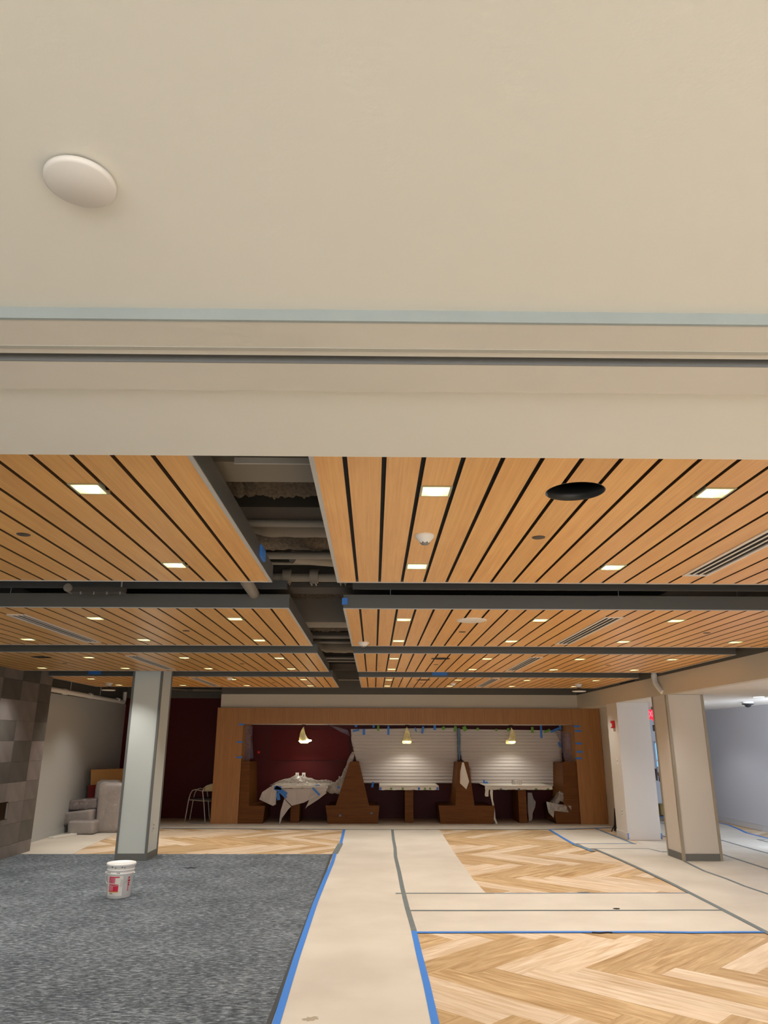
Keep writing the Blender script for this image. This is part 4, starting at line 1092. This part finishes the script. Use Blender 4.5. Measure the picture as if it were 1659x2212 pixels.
bit(tc1, 607, 1709, 17.25, .30, .10, 'blue_tape', -.55); bit(tc1, 600, 1702, 17.25, .16, .07, 'blue_tape', -.1); bit(tc1, 611, 1716, 17.24, .22, .05, 'blue_tape', -.7)
bit(tc1, 601, 1720, 17.24, .07, .16, 'blue_tape', .2); bit(tc1, 683, 1710, 17.25, .22, .04, 'blue_tape', -.75)
# crumpled plastic heap over the left table, trailing up to the bench top
def heap(u, v):
    x = -2.30+1.42*u
    prof = [(0, .0), (.08, .08), (.2, .16), (.36, .25), (.48, .26), (.6, .19), (.72, .12), (.85, .14), (.95, .12), (1, .03)]
    for (a0, h0), (a1, h1) in zip(prof[:-1], prof[1:]):
        if a0 <= u <= a1: h = h0+(h1-h0)*(u-a0)/(a1-a0)
    s = math.sin(math.pi*v)**.6 if 0 < v < 1 else 0
    n_ = noise.fractal(Vector((x*5, v*5, 1.3)), 1, 2, 5)
    r_ = abs(noise.noise(Vector((x*11, v*9, 4))))
    return (x+.02*n_, 17.33+.75*v+.03*n_, 0.775+.72*h*s*(1+.25*n_)-.03*r_*s)
pl = MB().grid(heap, 70, 34).build('plastic_sheet', M['film'])
tag(pl, 'crumpled clear plastic sheet heaped on the left booth table', 'plastic sheet')
bit(pl, 686, 1696, 17.31, .09, .02, 'blue_tape'); 
path = [aty(*q_, 17.5) for q_ in zpx([(1190, 985), (1270, 1000), (1360, 985), (1420, 950), (1460, 870), (1475, 780), (1500, 690), (1530, 600), (1560, 520)], S2, 510, 1540)]
rad = [.06, .12, .15, .16, .13, .075, .06, .05, .03]
mb = MB()
def trail(u, v):
    i = min(int(u*(len(path)-1)), len(path)-2); f = u*(len(path)-1)-i
    c = path[i].lerp(path[i+1], f); r = rad[i]+(rad[i+1]-rad[i])*f
    d = (path[i+1]-path[i]).normalized(); a = Vector((0, 1, 0)); b = d.cross(a)
    k = 1+.35*noise.fractal(Vector((u*9, math.cos(6.283*v)*1.2, math.sin(6.283*v)*1.2)), 1, 2, 4)
    q_ = c+(a*math.cos(6.283*v)*.8+b*math.sin(6.283*v))*r*k
    return (q_.x, q_.y-.08, q_.z)
tr_ = tag(mb.grid(trail, 60, 20).build('plastic_sheet', M['film']), 'twisted clear plastic trailing from left table up to the bench top', 'plastic sheet')
for px, py in ((746, 1682), (731, 1701)): bit(tr_, px, py, 17.28, .05, .05, 'blue_tape', .4)

# foam sheets on the recess back wall
def foam_sheet(left, right, ztop, zbot, label, sd, Y=18.30):
    """left/right: (x px, y px) edge polylines from top to bottom on the wall plane"""
    Lp = [aty(x, y, Y) for x, y in left]; Rp = [aty(x, y, Y) for x, y in right]
    def along(P, t):
        t *= len(P)-1; i = min(int(t), len(P)-2); return P[i].lerp(P[i+1], t-i)
    r = random.Random(sd)
    nu, nv = 40, 110
    def fn(u, v):
        a, b = along(Lp, v), along(Rp, v)
        p = a.lerp(b, u)
        rib = .009*math.sin(p.z*2*math.pi/.074)
        jag = .012*noise.noise(Vector((p.z*22, u*3, sd))) if u in (0, 1) else 0
        return (p.x+jag, Y+rib+.02*noise.noise(Vector((p.x*1.5, p.z*1.5, sd))), p.z)
    o = MB().grid(fn, nu, nv).build('foam_sheet', M['foam'], solid=.003)
    return tag(o, label, 'foam sheet')
f1 = foam_sheet([(758, 1575), (759, 1600), (763, 1620), (770, 1645), (774, 1668), (778, 1692)], [(987, 1572), (988, 1600), (989, 1640), (984, 1665), (983, 1692)], 0, 0,
                'ribbed white foam sheet hanging behind the middle booth table', 3)
f2 = foam_sheet([(993, 1575), (993, 1610), (997, 1640), (1014, 1660), (1015, 1692)], [(1212, 1578), (1212, 1605), (1214, 1640), (1216, 1670), (1213, 1699)], 0, 0,
                'ribbed white foam sheet hanging behind the right booth table', 8)
for px, py, w, h, m, r_ in ((786, 1581, .06, .14, 'blue_tape', 0), (817, 1573, .05, .12, 'green_tape', 0), (839, 1578, .05, .20, 'blue_tape', 0), (898, 1576, .03, .10, 'blue_tape', .3),
                        (913, 1577, .05, .17, 'blue_tape', -.2), (939, 1570, .06, .15, 'blue_tape', 0), (958, 1573, .08, .07, 'green_tape', .6), (983, 1574, .06, .12, 'green_tape', -.3),
                        (769, 1578, .16, .04, 'blue_tape', .2), (769, 1566, .06, .10, 'blue_tape', 0), (807, 1569, .05, .06, 'blue_tape', 0), (805, 1695, .05, .12, 'blue_tape', -.2)):
    bit(f1, px, py, 18.27, w, h, m, r_)
for px, py, w, h, m, r_ in ((1004, 1574, .09, .11, 'green_tape', .4), (1032, 1575, .06, .06, 'green_tape', 0), (1072, 1577, .05, .05, 'green_tape', 0), (1098, 1576, .06, .07, 'green_tape', 0),
                        (1150, 1577, .06, .14, 'green_tape', 0), (1169, 1580, .05, .30, 'blue_tape', 0), (1182, 1579, .16, .05, 'green_tape', .4), (1199, 1577, .22, .05, 'blue_tape', .4),
                        (1210, 1570, .05, .14, 'blue_tape', 0), (1209, 1609, .05, .12, 'blue_tape', .3), (1214, 1662, .05, .04, 'blue_tape', 0), (1049, 1693, .12, .06, 'blue_tape', .7), (1046, 1690, .04, .1, 'blue_tape', .2),
                        (1172, 1694, .06, .05, 'green_tape', 0), (1201, 1698, .06, .09, 'green_tape', .2)):
    bit(f2, px, py, 18.27, w, h, m, r_)
# dark film strip between sheets and film at both ends
tag(cloth_poly('plastic_strip', zpx([(1525, 205), (1560, 205), (1565, 600), (1540, 640), (1528, 420)], S2, 740, 1540), 18.15, M['blue_tape_dark']), 'narrow dark blue strip hanging between the two foam sheets', 'plastic strip')
tag(cloth_poly('plastic_sheet', zpx([(120, 170), (215, 180), (225, 600), (90, 650), (70, 640), (100, 320)], S2, 510, 1540), 17.6, M['film_thin'], wav=.06), 'thin plastic film hanging at the left end of the recess', 'plastic sheet')
tag(cloth_poly('plastic_sheet', zpx([(1200, 215), (1380, 230), (1430, 330), (1440, 590), (1340, 580), (1290, 440), (1240, 290)], S4, 980, 1540), 17.6, M['film_thin'], wav=.06), 'thin plastic film hanging at the right end of the recess', 'plastic sheet')
tag(cloth_poly('plastic_sheet', zpx([(1210, 150), (1480, 225), (1515, 310), (1400, 260)], S2, 510, 1540), 17.9, M['film_thin'], wav=.05), 'small plastic flap by the top of the left bench divider', 'plastic sheet')
tag(cloth_poly('plastic_sheet', zpx([(100, 590), (80, 700), (75, 840), (150, 912), (185, 820), (120, 590)], S4, 980, 1540), 17.21, M['foam_white'], wav=.01), 'white rag of foam draped over the right bench divider', 'foam sheet')
def lump(u, v):
    x = 3.93+.55*u; n_ = noise.fractal(Vector((x*7, v*6, 9)), 1, 2, 5)
    return (x+.02*n_, 17.25+.6*v, .37+.20*math.sin(math.pi*u)**.5*math.sin(math.pi*min(1, v+.2))**.5*(1+.5*n_)*(.4+.9*(1-abs(u-.45))) - (.10 if v == 0 else 0))
tag(MB().grid(lump, 36, 24).build('plastic_sheet', M['film']), 'crumpled plastic lying on the seat of the right end bench', 'plastic sheet')
tag(cloth_poly('plastic_sheet', zpx([(1110, 1060), (1130, 1190), (1195, 1255), (1205, 1170), (1300, 1180), (1410, 1195), (1405, 1110), (1250, 1090)], S4, 980, 1540), 17.21, M['film'], wav=.03), 'plastic film hanging from the seat of the right end bench', 'plastic sheet')
# small item on the right table
t = thing('tape_dispenser', (3.28, 17.75, .78), 'small clear round container on the right booth table', 'container')
MB().lathe([(.10, 0), (.105, .07), (.095, .09), (.0, .095)], 24).build('body', M['film'], t).location = (0, 0, 0)
MB().tube([(-.12, 0, 0), (-.125, 0, .07), (-.1, 0, .09)], .008, 8).build('handle', M['ink_grey'], t).location = (0, 0, 0)

# pendants in plastic bags
for i, (px, kind) in enumerate(((655, 0), (879, 1), (1105, 2))):
    c = aty(px, 1602, 17.8); x = c.x
    t = thing('pendant_lamp', (x, 17.8, 2.08), '%s bagged pendant lamp over the %s booth table' % (('lopsided', 'teardrop shaped', 'wide crumpled')[i], ('left', 'middle', 'right')[i]), 'pendant lamp')
    MB().lathe([(.03, 0), (.05, -.004), (.05, -.012), (0, -.014)], 20).build('canopy', M['plastic_black'], t).location = (0, 0, 0)
    MB().tube([(0, 0, 0), (0, 0, -.14)], .006, 8).build('cord', M['plastic_black'], t).location = (0, 0, 0)
    ws = [(-.06, .01), (-.10, .02), (-.16, .045), (-.24, .07), (-.31, .09), (-.36, .105), (-.40, .10), (-.42, .07)]
    def bag(u, v, i=i):
        t_ = v*(len(ws)-1); k = min(int(t_), len(ws)-2); f = t_-k
        z = ws[k][0]+(ws[k+1][0]-ws[k][0])*f; r = ws[k][1]+(ws[k+1][1]-ws[k][1])*f
        a = 6.2832*u
        r *= 1+.22*math.sin(a*5+i+v*3)*.6+.2*noise.noise(Vector((math.cos(a)*2, math.sin(a)*2, v*4+i*7)))
        sk = (-.02, 0, .03)[i]*math.sin(v*5)
        return (r*math.cos(a)+sk, r*math.sin(a), z)
    MB().grid(bag, 30, 16).build('plastic_bag', M['bag'], t).location = (0, 0, 0)
    MB().lathe([(.02, -.20), (.05, -.24), (.085, -.33), (.085, -.36)], 24).build('shade', M['plastic_white'], t).location = (0, 0, 0)
    MB().lathe([(.08, -.365), (.05, -.385), (0, -.39)], 24).build('bulb', M['lens'], t).location = ((-.03, 0, 0) if i == 0 else (0, 0, 0))
    if i == 0:
        MB().tube([(.03, 0, -.37), (.12, -.02, -.36), (.19, -.02, -.355)], [.045, .03, .012], 10).build('glowing_bag_tail', M['lens'], t).location = (0, 0, 0)  # tail of the bag carries the lamp's emission, so its glow is painted in
    spot('pendant_beam', (0, 0, -.43), PEND_W, (1, .93, .80), 140, t, .05, .5)
# small red dot
o = MB().lathe([(.03, 0), (.03, .01), (0, .01)], 14).build('red_sticker', M['alarm_red']); p = aty(558.5, 1625, 17.55); o.location = p; o.rotation_euler = (math.pi/2, 0, 0)
tag(o, 'small red round tag on the plastic at the left recess end', 'tag')

# ================================================================= CHAIR BEHIND THE PORTAL
ch_ = thing('armchair', (-3.9, 17.85, 0), 'metal tube armchair with tan back partly behind the wood portal', 'chair')
def tub(name, pts, r=.0125): MB().tube(pts, r, 10).build(name, M['chair_tube'], ch_)
for y in (17.62, 18.08):
    tub('leg', [(-4.17, y, .0), (-4.12, y, .45), (-4.09, y, .58), (-4.05, y, .65), (-3.98, y, .67), (-3.85, y, .645), (-3.66, y, .64)])
    tub('leg', [(-3.72, y, .0), (-3.78, y, .42), (-3.82, y, .62), (-3.80, y, .70), (-3.74, y, .75), (-3.64, y, .78)])
    tub('seat_rail', [(-4.11, y, .455), (-3.80, y, .43), (-3.62, y, .43)], .010)
def pad(u, v): return (-3.80+.24*u, 17.62+.46*v, .455+.01*math.sin(3.14*u))
MB().box(-4.10, -3.62, 17.63, 18.07, .44, .485).build('seat', M['chair_seat'], ch_, bevel=.015)
MB().prism([(-3.80, .63), (-3.58, .63), (-3.56, .80), (-3.66, .79), (-3.76, .74)], 17.62, 18.08, 0, 'y').build('backrest', M['chair_pad'], ch_, bevel=.015)

# ================================================================= WRAPPED CUSHIONS AND BOARDS
def cushion(c, size, rot, mat, label, sd, taper=0):
    t = thing('wrapped_cushion', (c[0], c[1], c[2]-size[2]/2), label, 'cushion')
    def shell(scale, nz):
        bm = bmesh.new()
        bmesh.ops.create_cube(bm, size=2)
        bmesh.ops.subdivide_edges(bm, edges=bm.edges[:], cuts=11, use_grid_fill=True)
        R = Matrix.Rotation(rot[2], 3, 'Z') @ Matrix.Rotation(rot[1], 3, 'Y') @ Matrix.Rotation(rot[0], 3, 'X')
        for v in bm.verts:
            p = v.co.copy(); e = 9
            l = (abs(p.x)**e+abs(p.y)**e+abs(p.z)**e)**(1/e)
            p /= l
            k = 1+nz*noise.fractal(Vector(p)*2.3+Vector((sd, 0, 0)), 1, 2, 4)
            k += nz*.5*abs(noise.noise(Vector(p)*6+Vector((0, sd, 0))))
            p = p*k*scale
            w_ = 1+taper*p.z
            q_ = Vector((p.x*size[0]/2*w_, p.y*size[1]/2, p.z*size[2]/2))
            v.co = R @ q_
        me = bpy.data.meshes.new('m'); bm.to_mesh(me); bm.free()
        for f in me.polygons: f.use_smooth = True
        return me
    for nm, sc_, nz, mt in (('cushion', .965, .01, mat), ('plastic_wrap', 1.0, .022, M['wrap_film'])):
        me = shell(sc_, nz); me.materials.append(mt)
        o = bpy.data.objects.new(nm, me); C.objects.link(o); o.parent = t; o.location = (0, 0, size[2]/2)
    return t
def cw(px0, px1, py0, py1, Y):
    a = aty(px0, py1, Y); b = aty(px1, py0, Y)
    return ((a.x+b.x)/2, (a.z+b.z)/2, b.x-a.x, b.z-a.z)
x, z, w, h = cw(141, 204, 1778, 1808, 15.2)
cushion((x, 15.45, h/2+.004), (w, .5, h), (0, 0, .0), M['cushion'], 'small plastic-wrapped grey cushion lying on the floor, lowest of the pile', 1)
x, z, w, h = cw(118, 175, 1752, 1786, 15.3)
cushion((x+.14, 15.75, z+.01), (w+.14, .6, h*.85), (0, -.12, -.12), M['cushion'], 'plastic-wrapped grey cushion tilted in the middle of the pile', 2)
x, z, w, h = cw(128, 196, 1727, 1760, 15.4)
cushion((x+.08, 15.88, z+.03), (w+.04, .55, h*.72), (0, -.06, -.05), M['cushion_dark'], 'maroon boxy cushion in plastic on top of the left stack', 3)
x, z, w, h = cw(192, 263, 1694, 1806, 15.4)
cushion((x+.02, 15.72, z+.02), (w*.98, .42, h*1.0), (-.06, .05, .10), M["cushion"], 'large plastic-wrapped cushion standing upright, tallest of the pile', 4, .16)
x, z, w, h = cw(200, 250, 1690, 1712, 15.9)
cushion((x, 16.18, (z+.13)/2), (w*1.1, .24, z+.13), (0, 0, 0), M['cushion'], 'pale wrapped cushion peeking out behind the large upright one', 6)
# boards leaning on the grey wall
def board(pts, th, mat, label):
    (ax, ay, az), (bx, by, bz), (cx, cy, cz), (dx, dy, dz) = pts
    mb = MB(); n_ = (Vector(pts[1])-Vector(pts[0])).cross(Vector(pts[3])-Vector(pts[0])).normalized()*th
    v = [Vector(p) for p in pts]; v2 = [p+n_ for p in v]
    mb.add(v+v2, [(0,1,2,3),(7,6,5,4),(0,4,5,1),(1,5,6,2),(2,6,7,3),(3,7,4,0)])
    return tag(mb.build('leaning_board', mat), label, 'board')
board([(-5.72, 16.1, .005), (-4.98, 17.5, .005), (-5.08, 17.62, 1.13), (-5.86, 16.22, 1.13)], .02, M['mdf'], 'brown board leaning behind the wrapped cushion pile')
board([(-5.72, 15.95, .005), (-5.02, 16.9, .005), (-5.10, 17.0, .84), (-5.82, 16.05, .84)], .02, M['red_board'], 'dark red glossy board leaning just behind the cushion pile')
a_ = atz(112, 1810, 0); 
tag(MB().prism([(-5.93, 14.66), (-5.83, 14.66), (-5.62, 15.22), (-5.72, 15.26)], .004, .03).build('wood_offcut', M['plastic_white'], bevel=.002), 'small pale wood offcut on the floor beside the cushions', 'offcut')

# ================================================================= BUCKET
bk = thing('paint_bucket', (-2.905, 9.36, .006), 'white plastic paint bucket with a red and white label on the carpet', 'bucket', rz=0)
MB().lathe([(0, .0), (.128, 0), (.133, .004), (.146, .245), (.152, .25), (.152, .258), (.147, .262), (.148, .282), (.155, .286), (.155, .294), (.149, .298), (.150, .312), (.156, .315), (.156, .322), (.150, .326), (.150, .352)], 56).build('pail', M['bucket'], bk).location = (0, 0, 0)
MB().lathe([(.151, .325), (.162, .327), (.164, .350), (.160, .358), (.150, .359), (.148, .352), (.0, .350)], 56).build('lid', M['bucket'], bk).location = (0, 0, 0)
# bail handle hangs across the front
hp = []
for k in range(15):
    a = math.pi*k/14
    x = -.153*math.cos(a)
    hp.append((x, -.02-.155*math.sin(a), .255-.10*math.sin(a)-.035*math.sin(a)*(1-k/14)))
MB().tube(hp, .0028, 7).build('bail_handle', M['steel'], bk).location = (0, 0, 0)
for s_ in (-1, 1): MB().lathe([(.0, .0), (.014, 0), (.014, .012), (0, .012)], 14).build('ear', M['bucket'], bk).location = (s_*.158, -.02, .249)
def rad_at(z): return .133+(.146-.133)*(z-.004)/.241+.0009
def curved(a0, a1, z0, z1, m, name='label_patch', off=0.0):
    def fn(u, v):
        a = math.radians(a0+(a1-a0)*u); z = z0+(z1-z0)*v; r = rad_at(z)+off
        return (r*math.sin(a), -r*math.cos(a), z)
    o = MB().grid(fn, 16, 4).build(name, M[m], bk); o.location = (0, 0, 0); return o
# camera sees the pail from direction (0,0) -> front is rotated toward +x
F = 17
curved(F-62, F+14, .03, .235, 'label_white', 'paper_label')
curved(F-52, F-2, .115+.10, .215+.012, 'label_red', off=.0006)
curved(F-52, F-20, .155, .214, 'label_pink', off=.0006)
curved(F-52, F-4, .075, .148, 'label_red', off=.0006)
curved(F-50, F-28, .082, .135, 'label_pink', off=.0010)
curved(F-52, F-4, .066, .0745, 'label_orange', off=.0006)
for z0_, z1_, w_ in ((.195, .218, 9), (.168, .190, 12), (.145, .163, 9), (.125, .141, 11), (.070, .120, 7)): curved(F+38, F+38+w_, z0_, z1_, 'label_red' if z1_ > .121 else 'label_pink', off=.0006)
curved(F-46, F-30, .052, .058, 'ink', off=.0010); curved(F-46, F-24, .043, .046, 'ink_grey', off=.0010)
curved(F-22, F-21.3, .03, .066, 'ink_grey', off=.0012)
for k in range(6): curved(F+3, F+16-(k%3)*2, .19-k*.013, .1925-k*.013, 'ink_grey', off=.0010)
for body, z, size, a0 in (('DRY', .199, .026, F-44), ('FALL', .177, .026, F-42)):
    me = text_mesh(body, size, 0)
    for v in me.vertices:
        a = math.radians(a0)+v.co.x/.143; zz = z+v.co.y; r = rad_at(zz)+.0014
        v.co = Vector((r*math.sin(a), -r*math.cos(a), zz))
    me.materials.append(M['label_red'])
    o = bpy.data.objects.new('lettering', me); C.objects.link(o); o.parent = bk; o.location = (0, 0, 0)
for k in range(9):
    a = math.radians(F-60+k*9+random.uniform(-3, 3)); z = random.choice((.316, .322, .262, .326))
    curved(math.degrees(a), math.degrees(a)+random.uniform(2, 7), z, z+.008, 'dark_smear', 'paint_smear', .013)
